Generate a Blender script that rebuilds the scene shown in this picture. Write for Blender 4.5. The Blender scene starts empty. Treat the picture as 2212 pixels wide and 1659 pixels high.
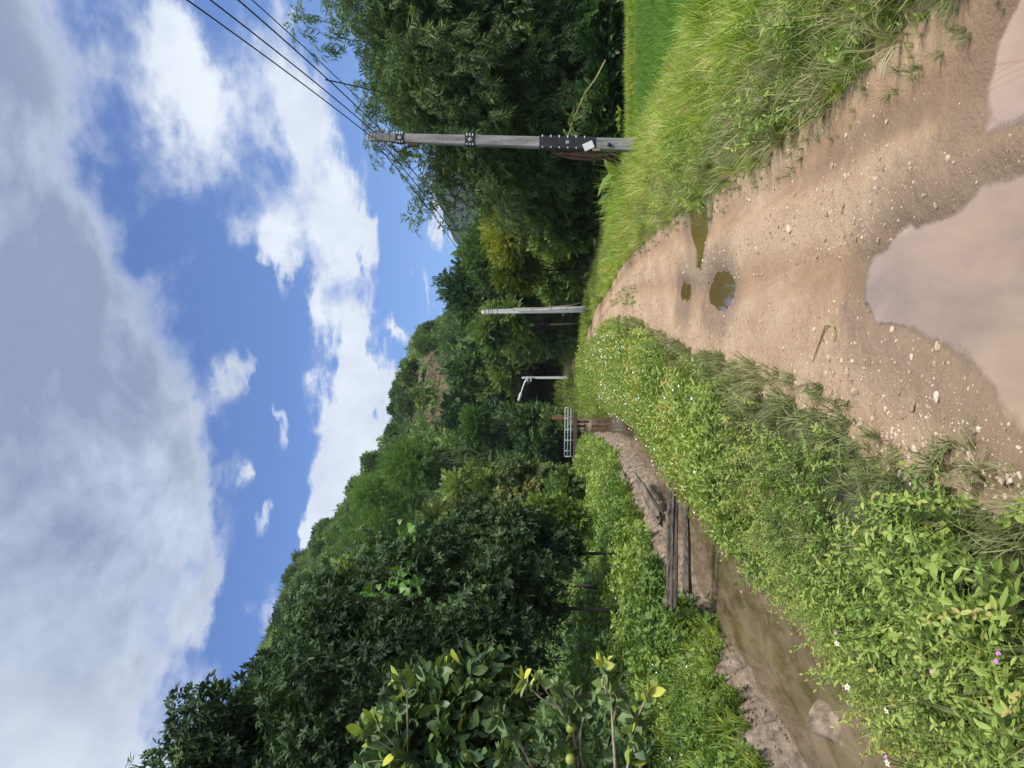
import bpy, math
import numpy as np
from mathutils import Vector, Matrix

sc = bpy.context.scene
C = sc.collection
R = math.radians
PI = math.pi

# ------------------------------------------------------------------ camera
EYE = 1.7
FPX = 1646.0                     # focal length in pixels of a 2212 px wide view
PITCH = math.atan(109.0 / FPX)   # looks slightly up
cp, sp = math.cos(PITCH), math.sin(PITCH)
FWD = np.array([0, cp, sp]); UPV = np.array([0, -sp, cp]); RGT = np.array([1.0, 0, 0])
cam_d = bpy.data.cameras.new("camera")
cam_d.sensor_width = 36.0
cam_d.lens = FPX / 2212 * 36.0
cam_d.clip_start = 0.05
cam_d.clip_end = 6000
cam = bpy.data.objects.new("camera", cam_d)
C.objects.link(cam)
m = Matrix.Identity(4)           # the phone was held upright but the picture is stored on its side
for r in range(3):
    m[r][0] = -UPV[r]; m[r][1] = RGT[r]; m[r][2] = -FWD[r]
m[0][3], m[1][3], m[2][3] = 0, 0, EYE
cam.matrix_world = m
sc.camera = cam

# ------------------------------------------------------------------ render settings
sc.view_settings.view_transform = 'Standard'
sc.view_settings.look = 'None'
sc.view_settings.exposure = 0.76
sc.view_settings.gamma = 1.0
sc.render.engine = 'CYCLES'
sc.cycles.use_denoising = True
sc.cycles.max_bounces = 6
sc.cycles.diffuse_bounces = 3
sc.cycles.glossy_bounces = 3
sc.cycles.transmission_bounces = 4
sc.cycles.transparent_max_bounces = 6
sc.cycles.volume_bounces = 0

# ------------------------------------------------------------------ sun
SUN_EL, SUN_AZ = R(52), R(132)    # azimuth from +Y (the view) clockwise: to the right, a little behind
to_sun = Vector((math.sin(SUN_AZ) * math.cos(SUN_EL), math.cos(SUN_AZ) * math.cos(SUN_EL), math.sin(SUN_EL)))
sd = bpy.data.lights.new("sun", 'SUN')
sd.energy = 3.2
sd.angle = R(16)
sd.color = (1.0, 0.96, 0.88)
sun = bpy.data.objects.new("sun", sd); C.objects.link(sun)
sun.rotation_euler = to_sun.to_track_quat('Z', 'Y').to_euler()

# ------------------------------------------------------------------ pixel <-> place helpers (2212 x 1659 view of the stored picture)
def raydir(sx, sy):
    return FWD + (829.5 - sy) / FPX * RGT - (sx - 1106.0) / FPX * UPV
def at(sx, sy, Y):
    d = raydir(sx, sy); k = Y / d[1]
    return np.array([d[0] * k, Y, EYE + d[2] * k])
def gnd(sx, sy, z=0.0):
    d = raydir(sx, sy); k = (z - EYE) / d[2]
    return np.array([d[0] * k, d[1] * k, z])

# ------------------------------------------------------------------ world: sky with clouds placed by direction
class NT:
    def __init__(s, tree): s.t = tree; s.n = tree.nodes; s.l = tree.links; s.n.clear()
    def node(s, ty, **kw):
        n = s.n.new(ty)
        for k, v in kw.items(): setattr(n, k, v)
        return n
    def put(s, v, sock):
        if hasattr(v, 'is_output') or isinstance(v, bpy.types.NodeSocket): s.l.new(v, sock)
        else: sock.default_value = v
    def math(s, op, a, b=None, c=None, clamp=False):
        n = s.node('ShaderNodeMath', operation=op, use_clamp=clamp)
        s.put(a, n.inputs[0])
        if b is not None: s.put(b, n.inputs[1])
        if c is not None: s.put(c, n.inputs[2])
        return n.outputs[0]
    def maprange(s, v, a, b, c=0.0, d=1.0, smooth=True):
        n = s.node('ShaderNodeMapRange', interpolation_type='SMOOTHSTEP' if smooth else 'LINEAR')
        s.put(v, n.inputs[0])
        for i, x in enumerate((a, b, c, d)): s.put(x, n.inputs[1 + i])
        return n.outputs[0]
    def noise(s, vec, scale, detail=6, rough=0.55, dist=0.0, dim='3D'):
        n = s.node('ShaderNodeTexNoise', noise_dimensions=dim)
        if vec is not None: s.put(vec, n.inputs['Vector'])
        n.inputs['Scale'].default_value = scale; n.inputs['Detail'].default_value = detail
        n.inputs['Roughness'].default_value = rough; n.inputs['Distortion'].default_value = dist
        return n.outputs[0]
    def mix(s, f, a, b):
        n = s.node('ShaderNodeMix', data_type='RGBA')
        s.put(f, n.inputs[0]); s.put(a, n.inputs[6]); s.put(b, n.inputs[7])
        return n.outputs[2]
    def ramp(s, f, stops):
        n = s.node('ShaderNodeValToRGB')
        el = n.color_ramp.elements
        while len(el) < len(stops): el.new(0.5)
        for e, (p, c) in zip(el, stops): e.position = p; e.color = (c[0], c[1], c[2], 1)
        s.put(f, n.inputs[0])
        return n.outputs[0]
    def combine(s, x, y, z):
        n = s.node('ShaderNodeCombineXYZ')
        s.put(x, n.inputs[0]); s.put(y, n.inputs[1]); s.put(z, n.inputs[2])
        return n.outputs[0]

world = bpy.data.worlds.new("World"); sc.world = world; world.use_nodes = True
w = NT(world.node_tree)
sky = w.node('ShaderNodeTexSky', sky_type='NISHITA', sun_disc=False)
sky.sun_elevation = SUN_EL; sky.sun_rotation = SUN_AZ
sky.air_density = 1.0; sky.dust_density = 0.6; sky.ozone_density = 2.5; sky.altitude = 400
tc = w.node('ShaderNodeTexCoord')
sep = w.node('ShaderNodeSeparateXYZ'); w.l.new(tc.outputs['Generated'], sep.inputs[0])
X, Y, Z = sep.outputs
# cloud-layer coordinates: where the view ray meets a flat layer overhead (gives the streaks their perspective)
zz = w.math('ADD', w.math('MAXIMUM', Z, 0.0), 0.20)
plane = w.combine(w.math('DIVIDE', X, zz), w.math('DIVIDE', Y, zz), 0.0)
n_big = w.noise(plane, 0.9, 3, 0.5)
n_det = w.noise(plane, 2.6, 10, 0.62, 0.25)
n_fin = w.noise(tc.outputs['Generated'], 9.0, 8, 0.6)
wx = w.math('MULTIPLY', w.math('SUBTRACT', w.noise(tc.outputs['Generated'], 5.0, 6, 0.6), 0.5), 0.22)
wy = w.math('MULTIPLY', w.math('SUBTRACT', w.noise(plane, 4.0, 6, 0.6), 0.5), 0.14)
az = w.math('ADD', w.math('ARCTAN2', X, Y), wx)
el = w.math('ADD', w.math('ARCSINE', Z), wy)
def azel(sx, sy):
    d = raydir(sx, sy); d = d / np.linalg.norm(d)
    return math.atan2(d[0], d[1]), math.asin(d[2])
cover = None
BLOBS = [  # sx, sy, half height, half width, strength
 (400, 170, 60, 150, .55), (350, 40, 60, 110, .6), (470, 330, 90, 130, .62), (560, 130, 55, 130, .5), (650, 250, 50, 110, .55),
 (690, 360, 75, 150, .75), (610, 40, 40, 70, .55), (740, 520, 52, 90, .85), (610, 570, 20, 110, .7), (690, 640, 25, 80, .62),
 (530, 470, 60, 60, .5), (640, 500, 30, 60, .4), (770, 520, 25, 60, .7),
 (755, 780, 52, 130, 1.3), (765, 930, 72, 140, 1.5), (735, 1080, 50, 110, 1.45), (700, 1170, 25, 55, .8), (830, 880, 40, 90, 1.0),
 (512, 770, 22, 75, .72), (578, 890, 17, 65, .75), (532, 1030, 15, 32, .72), (582, 1150, 16, 60, .6), (430, 1310, 28, 60, .8),
 (560, 1345, 26, 42, .8), (862, 690, 15, 22, .7), (920, 590, 18, 35, .6), (905, 725, 22, 40, .9), (965, 470, 40, 60, 1.2), (990, 400, 30, 60, .9),
 (420, 900, 40, 90, .5), (400, 1100, 50, 130, .5), (560, 1500, 60, 90, .4)]
for (bx, by, hh, hw, amp) in BLOBS:
    a0, e0 = azel(bx, by)
    sa, se = hw / FPX * 0.85, hh / FPX * 0.85
    da = w.math('MULTIPLY', w.math('SUBTRACT', az, a0), 1 / sa)
    de = w.math('MULTIPLY', w.math('SUBTRACT', el, e0), 1 / se)
    r2 = w.math('MULTIPLY_ADD', da, da, w.math('MULTIPLY', de, de))
    g = w.math('MULTIPLY', w.math('POWER', 2.7182818, w.math('MULTIPLY', r2, -0.7)), amp)
    cover = g if cover is None else w.math('ADD', cover, g)
elb = w.math('SUBTRACT', el, w.math('MULTIPLY', w.maprange(az, 0.02, 0.34), R(5.5)))
bank = w.maprange(elb, R(20.5), R(35.0), 0.0, 1.5)
veil = w.math('MULTIPLY', w.maprange(el, R(5), R(14)), 0.18)       # the thick grey bank high overhead
behind = w.maprange(Y, 0.15, -0.3, 0.0, 0.55)
cover = w.math('ADD', w.math('ADD', w.math('MINIMUM', cover, 1.5), veil), w.math('MAXIMUM', bank, behind))
dens = w.math('ADD', cover, w.math('MULTIPLY', w.math('SUBTRACT', n_det, 0.5), 1.85))
dens = w.math('ADD', dens, w.math('MULTIPLY', w.math('SUBTRACT', n_fin, 0.5), 0.75))
mask = w.maprange(dens, 0.47, 1.12)
grey = w.ramp(w.math('ADD', w.math('MULTIPLY', n_big, 0.5), w.math('MULTIPLY', n_det, 0.5)),
              [(0.34, (.46, .51, .60)), (0.425, (.32, .375, .48)), (0.515, (.155, .195, .285)), (0.70, (.20, .245, .345))])
white = w.ramp(n_fin, [(0.3, (.385, .43, .52)), (0.6, (.53, .565, .62))])
thick = w.math('MULTIPLY', w.math('MULTIPLY', w.maprange(elb, R(19), R(30)), w.maprange(az, -.52, -.22, .25, 1.0)), w.maprange(dens, 0.50, 1.2))
cloud = w.mix(thick, white, grey)
# faint milky layer towards the horizon
skyc = w.node('ShaderNodeMix', data_type='RGBA', blend_type='MULTIPLY')
skyc.inputs[0].default_value = 1.0
w.l.new(sky.outputs[0], skyc.inputs[6]); skyc.inputs[7].default_value = (.050, .067, .098, 1)
col = w.mix(mask, skyc.outputs[2], cloud)
bg = w.node('ShaderNodeBackground'); bg.inputs[1].default_value = 1.0
w.l.new(col, bg.inputs[0])
wo = w.node('ShaderNodeOutputWorld'); w.l.new(bg.outputs[0], wo.inputs[0])
world.cycles.sampling_method = 'MANUAL'; world.cycles.sample_map_resolution = 512

# ------------------------------------------------------------------ number helpers
rng = np.random.default_rng(11)
def hash2(ix, iy, seed):
    h = (ix.astype(np.int64) * 374761393 + iy.astype(np.int64) * 668265263 + seed * 982451653) & 0x7fffffff
    h = ((h ^ (h >> 13)) * 1274126177) & 0x7fffffff
    return ((h ^ (h >> 16)) & 0xffff) / 65535.0
def vnoise(x, y, seed=0):
    ix, iy = np.floor(x), np.floor(y); fx, fy = x - ix, y - iy
    fx = fx * fx * (3 - 2 * fx); fy = fy * fy * (3 - 2 * fy)
    a, b = hash2(ix, iy, seed), hash2(ix + 1, iy, seed)
    c, d = hash2(ix, iy + 1, seed), hash2(ix + 1, iy + 1, seed)
    return (a * (1 - fx) + b * fx) * (1 - fy) + (c * (1 - fx) + d * fx) * fy
def fbm(x, y, seed=0, oct=4, gain=0.5):
    s, a, t = 0, 1.0, 0
    for o in range(oct):
        s = s + a * vnoise(x * 2 ** o, y * 2 ** o, seed + o); t += a; a *= gain
    return s / t - 0.5
def sstep(a, b, x):
    t = np.clip((x - a) / (b - a), 0, 1); return t * t * (3 - 2 * t)

# ------------------------------------------------------------------ mesh helpers
class G:                                    # collects triangles
    def __init__(s): s.V = []; s.T = []; s.A = []; s.n = 0
    def add(s, V, T, a=0.5):
        V = np.asarray(V, float); T = np.asarray(T, int)
        s.V.append(V); s.T.append(T + s.n); s.n += len(V)
        s.A.append(np.full(len(V), a) if np.isscalar(a) else np.asarray(a, float))
        return s
    def arrays(s): return np.concatenate(s.V), np.concatenate(s.T), np.concatenate(s.A)
    def obj(s, name, mat, parent=None, smooth=False):
        V, T, A = s.arrays()
        return link(name, mesh(name, V, T, mat, A, smooth), parent)
def mesh(name, V, T, mat, A=None, smooth=False):
    me = bpy.data.meshes.new(name)
    n, k = T.shape
    me.vertices.add(len(V)); me.vertices.foreach_set('co', np.ascontiguousarray(V, np.float32).ravel())
    me.loops.add(n * k); me.loops.foreach_set('vertex_index', np.ascontiguousarray(T, np.int32).ravel())
    me.polygons.add(n); me.polygons.foreach_set('loop_start', np.arange(0, n * k, k, dtype=np.int32))
    me.polygons.foreach_set('use_smooth', np.full(n, smooth))
    me.update(calc_edges=True)
    if A is not None:
        at_ = me.attributes.new('tint', 'FLOAT', 'POINT'); at_.data.foreach_set('value', np.ascontiguousarray(A, np.float32))
    if mat: me.materials.append(mat)
    return me
def link(name, me, parent=None):
    o = bpy.data.objects.new(name, me); C.objects.link(o)
    if parent: o.parent = parent
    return o
def thing(name, label, cat, loc=(0, 0, 0), group=None, rotz=0.0):
    o = bpy.data.objects.new(name, None); C.objects.link(o)
    o.location = [float(v) for v in loc]; o.rotation_euler = (0, 0, rotz); o.empty_display_size = 0.2
    return tag(o, label, cat, group)
def tag(o, label, cat, group=None):
    o['label'] = label; o['category'] = cat
    if group: o['group'] = group
    return o
def kind(o, k): o['kind'] = k; return o
def dup(root, loc, rotz=0.0, scale=1.0, label=None, group=None):
    r = root.copy(); C.objects.link(r)
    r.location = [float(v) for v in loc]; r.rotation_euler = (0, 0, rotz)
    r.scale = (scale,) * 3 if np.isscalar(scale) else scale
    if label: r['label'] = label
    if group: r['group'] = group
    for ch in list(root.children):
        c = ch.copy(); C.objects.link(c); c.parent = r
        for g_ in list(ch.children):
            d = g_.copy(); C.objects.link(d); d.parent = c
    return r
def nrm(v): return v / (np.linalg.norm(v, axis=-1, keepdims=True) + 1e-9)
def frames(dirs, ups):                      # local Y = dirs, local Z close to ups
    y = nrm(dirs); x = nrm(np.cross(y, ups)); z = np.cross(x, y)
    return np.stack([x, y, z], axis=-1)     # columns
def rotz_m(a):
    c, s_ = np.cos(a), np.sin(a); z, o = np.zeros_like(a), np.ones_like(a)
    return np.stack([np.stack([c, -s_, z], -1), np.stack([s_, c, z], -1), np.stack([z, z, o], -1)], -2)
def place(tmpl, P, M, S, tint):             # many copies of a template in one mesh
    V, T, A = tmpl
    n, k = len(P), len(V)
    S = np.asarray(S, float)
    S = S[:, None, None] if S.ndim == 1 else S[:, None, :]
    W = np.einsum('nij,nkj->nki', M, V[None] * S) + P[:, None, :]
    TT = (T[None] + (np.arange(n) * k)[:, None, None]).reshape(-1, 3)
    AA = (A[None] + tint[:, None]).reshape(-1)
    return W.reshape(-1, 3), TT, AA
def tube(pts, rad, n=7, cap=True):
    P = np.asarray(pts, float); k = len(P)
    rad = np.full(k, rad) if np.isscalar(rad) else np.asarray(rad, float)
    d = np.gradient(P, axis=0); d = nrm(d)
    ref = np.array([0, 0, 1.0]) if abs(d[0][2]) < 0.9 else np.array([1.0, 0, 0])
    x = nrm(np.cross(d, ref)); y = np.cross(d, x)
    a = np.arange(n) * 2 * PI / n
    ring = np.cos(a)[None, :, None] * x[:, None, :] + np.sin(a)[None, :, None] * y[:, None, :]
    V = (P[:, None, :] + ring * rad[:, None, None]).reshape(-1, 3)
    T = []
    for i in range(k - 1):
        for j in range(n):
            a0, b0 = i * n + j, i * n + (j + 1) % n
            T += [(a0, b0, b0 + n), (a0, b0 + n, a0 + n)]
    if cap:
        V = np.vstack([V, P[0], P[-1]])
        for j in range(n):
            T.append((k * n, (j + 1) % n, j)); T.append((k * n + 1, (k - 1) * n + j, (k - 1) * n + (j + 1) % n))
    return V, np.array(T)
def box(c, s_, ch=0.0, M=None):             # a box with chamfered edges
    h = np.asarray(s_, float) / 2; ch = min(ch, h.min() * 0.9)
    if ch <= 0:
        V = np.array([[x, y, z] for x in (-1, 1) for y in (-1, 1) for z in (-1, 1)], float) * h
        Q = [(0, 1, 3, 2), (4, 6, 7, 5), (0, 4, 5, 1), (2, 3, 7, 6), (0, 2, 6, 4), (1, 5, 7, 3)]
        T = [t for q in Q for t in ((q[0], q[1], q[2]), (q[0], q[2], q[3]))]
    else:
        bm = __import__('bmesh').new(); __import__('bmesh').ops.create_cube(bm, size=1)
        for v in bm.verts: v.co = Vector([v.co[i] * 2 * h[i] for i in range(3)])
        __import__('bmesh').ops.bevel(bm, geom=bm.edges[:], offset=ch, segments=2, profile=0.5, affect='EDGES')
        __import__('bmesh').ops.triangulate(bm, faces=bm.faces[:])
        bm.verts.index_update()
        V = np.array([v.co[:] for v in bm.verts]); T = [[v.index for v in f.verts] for f in bm.faces]; bm.free()
    if M is not None: V = V @ np.asarray(M).T
    return V + np.asarray(c, float), np.array(T)
def ico(sub=2):
    bm = __import__('bmesh').new(); __import__('bmesh').ops.create_icosphere(bm, subdivisions=sub, radius=1)
    bm.verts.index_update()
    V = np.array([v.co[:] for v in bm.verts]); T = np.array([[v.index for v in f.verts] for f in bm.faces]); bm.free()
    return V, T
def stone_tmpl(seed, sub=2, flat=0.6):
    V, T = ico(sub); r_ = np.random.default_rng(seed)
    for _ in range(9):                      # cut facets
        d = nrm(r_.normal(size=3)); lim = r_.uniform(.55, .9)
        e = V @ d; V = V - np.outer(np.maximum(e - lim, 0), d)
    V = V * [1, r_.uniform(.6, .9), flat] + 0.03 * r_.normal(size=V.shape)
    return V, T, np.zeros(len(V))

# ------------------------------------------------------------------ materials
def new_mat(name):
    mt = bpy.data.materials.new(name); mt.use_nodes = True
    n = NT(mt.node_tree)
    out = n.node('ShaderNodeOutputMaterial')
    b = n.node('ShaderNodeBsdfPrincipled'); n.l.new(b.outputs[0], out.inputs[0])
    return mt, n, b, out
def leaf_mat(name, stops, trans=0.3, rough=0.5, tcol=(1.25, 1.25, .45), spec=0.35):
    mt, n, b, out = new_mat(name)
    a = n.node('ShaderNodeAttribute', attribute_name='tint')
    oi = n.node('ShaderNodeObjectInfo')
    f = n.math('ADD', a.outputs['Fac'], n.math('MULTIPLY', n.math('SUBTRACT', oi.outputs['Random'], 0.5), 0.16))
    c = n.ramp(f, stops)
    n.l.new(c, b.inputs['Base Color'])
    b.inputs['Roughness'].default_value = rough; b.inputs['Specular IOR Level'].default_value = spec
    t = n.node('ShaderNodeBsdfTranslucent')
    mx = n.node('ShaderNodeMix', data_type='RGBA', blend_type='MULTIPLY'); mx.inputs[0].default_value = 1
    n.l.new(c, mx.inputs[6]); mx.inputs[7].default_value = (*tcol, 1)
    n.l.new(mx.outputs[2], t.inputs[0])
    ms = n.node('ShaderNodeMixShader'); ms.inputs[0].default_value = trans
    n.l.new(b.outputs[0], ms.inputs[1]); n.l.new(t.outputs[0], ms.inputs[2]); n.l.new(ms.outputs[0], out.inputs[0])
    return mt
def plain(name, c1, c2, scale=8, rough=0.8, bump=0.0, bscale=30, stretch=(1, 1, 1), metal=0.0, spec=0.3, detail=8):
    mt, n, b, out = new_mat(name)
    tcn = n.node('ShaderNodeTexCoord'); mp = n.node('ShaderNodeMapping'); mp.inputs['Scale'].default_value = stretch
    n.l.new(tcn.outputs['Object'], mp.inputs[0])
    f = n.noise(mp.outputs[0], scale, detail, 0.62)
    n.l.new(n.ramp(f, [(0.32, c1), (0.68, c2)]), b.inputs['Base Color'])
    b.inputs['Roughness'].default_value = rough; b.inputs['Metallic'].default_value = metal
    b.inputs['Specular IOR Level'].default_value = spec
    if bump:
        bn = n.node('ShaderNodeBump'); bn.inputs['Strength'].default_value = bump; bn.inputs['Distance'].default_value = 0.02
        n.l.new(n.noise(mp.outputs[0], bscale, 8, 0.65), bn.inputs['Height']); n.l.new(bn.outputs[0], b.inputs['Normal'])
    return mt
M_ = {}
M_['mango'] = leaf_mat('mango_leaf', [(0.0, (0.020, 0.039, 0.018)), (.5, (0.045, 0.083, 0.034)), (.85, (0.093, 0.150, 0.062)), (1.0, (0.185, 0.254, 0.083))], .2, .5, spec=.22)
M_['hill'] = leaf_mat('forest_leaf', [(0.0, (0.049, 0.092, 0.031)), (.35, (0.097, 0.170, 0.050)), (.65, (0.167, 0.257, 0.070)), (1.0, (0.298, 0.381, 0.102))], .3, .55)
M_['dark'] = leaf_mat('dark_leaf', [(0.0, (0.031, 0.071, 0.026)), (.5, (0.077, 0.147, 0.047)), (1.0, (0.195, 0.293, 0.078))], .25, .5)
M_['bright'] = leaf_mat('bright_leaf', [(0.0, (0.055, 0.110, 0.022)), (.5, (0.099, 0.198, 0.033)), (1.0, (0.187, 0.308, 0.055))], .3, .5)
M_['yellow'] = leaf_mat('yellowgreen_leaf', [(0.0, (0.078, 0.119, 0.019)), (.5, (0.175, 0.221, 0.027)), (1.0, (0.332, 0.348, 0.050))], .3, .5)
M_['bamboo'] = leaf_mat('bamboo_leaf', [(0.0, (0.047, 0.090, 0.033)), (.5, (0.121, 0.193, 0.062)), (1.0, (0.275, 0.356, 0.117))], .35, .5)
M_['feather'] = leaf_mat('feathery_leaf', [(0.0, (0.066, 0.132, 0.024)), (.5, (0.132, 0.237, 0.042)), (1.0, (0.220, 0.341, 0.066))], .35, .5)
M_['bush'] = leaf_mat('bush_leaf', [(0.0, (0.060, 0.090, 0.026)), (.5, (0.120, 0.168, 0.043)), (1.0, (0.240, 0.240, 0.072))], .3, .5)
M_['herb'] = leaf_mat('herb_leaf', [(0.0, (0.080, 0.128, 0.032)), (.4, (0.186, 0.278, 0.058)), (.75, (0.323, 0.419, 0.096)), (.93, (0.447, 0.464, 0.128)), (1.0, (0.471, 0.349, 0.128))], .3, .5)
M_['creeper'] = leaf_mat('creeper_leaf', [(0.0, (0.066, 0.117, 0.029)), (.5, (0.154, 0.245, 0.050)), (1.0, (0.305, 0.392, 0.086))], .3, .5)
M_['grass'] = leaf_mat('grass_blade', [(0.0, (0.081, 0.143, 0.023)), (.4, (0.203, 0.310, 0.046)), (.75, (0.365, 0.483, 0.078)), (.92, (0.515, 0.521, 0.156)), (1.0, (0.596, 0.470, 0.247))], .35, .45)
M_['drygrass'] = leaf_mat('dry_grass_blade', [(0.0, (0.126, 0.155, 0.055)), (.5, (0.252, 0.280, 0.110)), (1.0, (0.483, 0.410, 0.242))], .25, .6)
M_['rice'] = leaf_mat('rice_blade', [(0.0, (0.101, 0.204, 0.033)), (.5, (0.169, 0.324, 0.050)), (1.0, (0.287, 0.432, 0.083))], .35, .5)
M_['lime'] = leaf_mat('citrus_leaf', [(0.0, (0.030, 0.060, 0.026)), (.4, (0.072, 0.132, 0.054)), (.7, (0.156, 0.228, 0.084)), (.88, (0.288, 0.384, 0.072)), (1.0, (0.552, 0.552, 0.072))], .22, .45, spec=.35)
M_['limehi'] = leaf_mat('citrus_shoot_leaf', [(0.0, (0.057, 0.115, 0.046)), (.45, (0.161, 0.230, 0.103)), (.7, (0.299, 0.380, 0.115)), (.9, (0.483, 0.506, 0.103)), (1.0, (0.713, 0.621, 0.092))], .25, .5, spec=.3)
M_['vine'] = leaf_mat('vine_leaf', [(0.0, (.07, .16, .03)), (.5, (.13, .27, .05)), (1.0, (.22, .38, .07))], .35, .45)
M_['petal'] = plain('white_petal', (.78, .78, .74), (.86, .86, .84), 20, .6)
M_['disc'] = plain('yellow_disc', (.62, .36, .03), (.75, .48, .06), 60, .7)
M_['pink'] = plain('pink_floret', (.55, .22, .50), (.72, .36, .66), 60, .7)
M_['bark'] = plain('bark', (.02, .017, .013), (.062, .05, .038), 14, .9, .6, 30, (1, 1, .25))
M_['paletwig'] = plain('pale_twig', (.22, .18, .12), (.40, .35, .26), 30, .8, .3, 60)
M_['drystem'] = plain('dry_stem', (.085, .06, .035), (.20, .155, .09), 30, .9)
M_['culm'] = plain('bamboo_culm', (.05, .075, .025), (.12, .15, .05), 10, .5, 0, 30, (1, 1, .3))
M_['drycane'] = plain('dry_cane', (.30, .24, .10), (.46, .38, .18), 10, .6)
M_['conc'] = plain('weathered_concrete', (.13, .125, .118), (.36, .345, .325), 6, .9, .5, 40, (1.6, 1.6, .22))
M_['paleconc'] = plain('pale_concrete', (.42, .43, .42), (.58, .585, .57), 5, .85, .25, 40, (1, 1, .35))
M_['black'] = plain('black_rubber', (.018, .019, .022), (.035, .036, .04), 12, .55, .2, 40)
M_['clip'] = plain('white_clip', (.68, .69, .70), (.82, .82, .82), 12, .4)
M_['tagw'] = plain('white_tag', (.58, .58, .60), (.72, .72, .72), 14, .5)
M_['greymetal'] = plain('grey_metal', (.30, .31, .33), (.45, .46, .48), 20, .45, 0, 30, (1, 1, 1), .6)
M_['galv'] = plain('galvanised_pipe', (.42, .45, .46), (.58, .61, .62), 18, .4, 0, 30, (1, 1, 1), .4)
M_['rail'] = plain('painted_rail', (.21, .27, .26), (.36, .42, .40), 12, .5)
M_['wire'] = plain('wire_insulation', (.02, .018, .03), (.045, .035, .05), 12, .5)
M_['redclip'] = plain('red_connector', (.25, .02, .03), (.35, .04, .05), 12, .5)
M_['oldwood'] = plain('weathered_wood', (.018, .014, .011), (.25, .21, .165), 5, .9, 1.0, 12, (.3, 6, 6))
M_['darkwood'] = plain('dark_wood', (.04, .03, .022), (.12, .09, .065), 9, .9, .6, 24, (.5, 4, 4))
M_['rotten'] = plain('rotten_wood', (.018, .010, .008), (.07, .034, .022), 14, .95, .8, 30)
M_['redwood'] = plain('reddish_wood', (.14, .06, .035), (.24, .115, .065), 9, .9, .4, 24, (4, 4, .5))
def stone_mat():
    mt, n, b, out = new_mat('road_stone')
    a = n.node('ShaderNodeAttribute', attribute_name='tint'); oi = n.node('ShaderNodeObjectInfo')
    tcn = n.node('ShaderNodeTexCoord')
    f = n.math('ADD', n.math('MULTIPLY', n.noise(tcn.outputs['Object'], 25, 6, .6), .4), n.math('MULTIPLY', n.math('FRACT', n.math('ADD', a.outputs['Fac'], oi.outputs['Random'])), .6))
    n.l.new(n.ramp(f, [(.1, (.20, .13, .085)), (.4, (.36, .26, .175)), (.65, (.52, .41, .30)), (.9, (.64, .55, .45))]), b.inputs['Base Color'])
    b.inputs['Roughness'].default_value = .85
    bn = n.node('ShaderNodeBump'); bn.inputs['Strength'].default_value = .4; bn.inputs['Distance'].default_value = .01
    n.l.new(n.noise(tcn.outputs['Object'], 60, 6, .65), bn.inputs['Height']); n.l.new(bn.outputs[0], b.inputs['Normal'])
    return mt
M_['stone'] = stone_mat()
M_['rock'] = plain('bank_rock', (.085, .07, .05), (.27, .22, .165), 5, .9, .8, 18, (1, .35, 2.5))
M_['fruit'] = plain('green_fruit', (.10, .17, .03), (.17, .24, .05), 10, .42, .25, 90, spec=.5)
M_['fruity'] = plain('ripening_fruit', (.20, .26, .05), (.30, .34, .07), 10, .42, .25, 90, spec=.5)

# ------------------------------------------------------------------ the lie of the land
def curve(pix, z, extra=()):
    pts = [gnd(a, b, z) for a, b in pix]
    P = [(p[1], p[0]) for p in pts] + list(extra)
    P.sort(); return np.array([p[0] for p in P]), np.array([p[1] for p in P])
ZW = -0.72
RL = curve([(2060, 1000), (1900, 950), (1800, 862), (1700, 832), (1600, 800), (1500, 770), (1440, 735), (1400, 705), (1355, 690), (1320, 694)], 0,
           [(-40, -.6), (0, -.5), (2, -.45), (36, 2.35), (51, 1.9), (70, .9), (100, -.8), (140, -4)])
RR = curve([(2050, 0), (1900, 112), (1790, 230), (1700, 300), (1620, 370), (1560, 408), (1440, 480), (1380, 530), (1340, 582), (1310, 640)], 0,
           [(-40, 2.2), (0, 2.0), (2, 1.75), (36, 3.75), (51, 3.4), (70, 2.4), (100, .8), (140, -2.4)])
WL = curve([(1700, 1592), (1610, 1440), (1520, 1292), (1480, 1172), (1420, 1052), (1350, 945), (1310, 935), (1290, 932)], ZW,
           [(-40, -4.2), (0, -4.3), (5, -4.2), (62, -4.2), (80, -5.5), (140, -12)])
WR = curve([(1890, 1592), (1720, 1345), (1600, 1190), (1500, 1090), (1430, 985), (1350, 905), (1310, 892)], ZW + .27,
           [(-40, -2.7), (0, -2.75), (3.5, -2.5), (62, -2.6), (80, -3.6), (140, -10)])
def cv(cur, y): return np.interp(y, cur[0], cur[1])
SKY_T = [-1.2, -.6, -.35, -.219, -.067, .018, .067, .085, .12, .2, .5, 1.5]
SKY_S = [.49, .44, .365, .298, .238, .226, .198, .170, .105, .045, .03, .03]
def poly_sd(px, py, poly):                  # signed distance, negative inside
    P = np.asarray(poly, float); n = len(P)
    d = np.full(px.shape, 1e9); ins = np.zeros(px.shape, bool)
    for i in range(n):
        a, b = P[i], P[(i + 1) % n]
        ex, ey = b - a; wx_, wy_ = px - a[0], py - a[1]
        t = np.clip((wx_ * ex + wy_ * ey) / (ex * ex + ey * ey), 0, 1)
        d = np.minimum(d, np.hypot(wx_ - ex * t, wy_ - ey * t))
        cnd = ((a[1] <= py) != (b[1] <= py)) & (px < (b[0] - a[0]) * (py - a[1]) / (b[1] - a[1] + 1e-12) + a[0])
        ins ^= cnd
    return np.where(ins, -d, d)
def gpoly(pix, z=0.0): return [tuple(gnd(a, b, z)[:2]) for a, b in pix]
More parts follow.
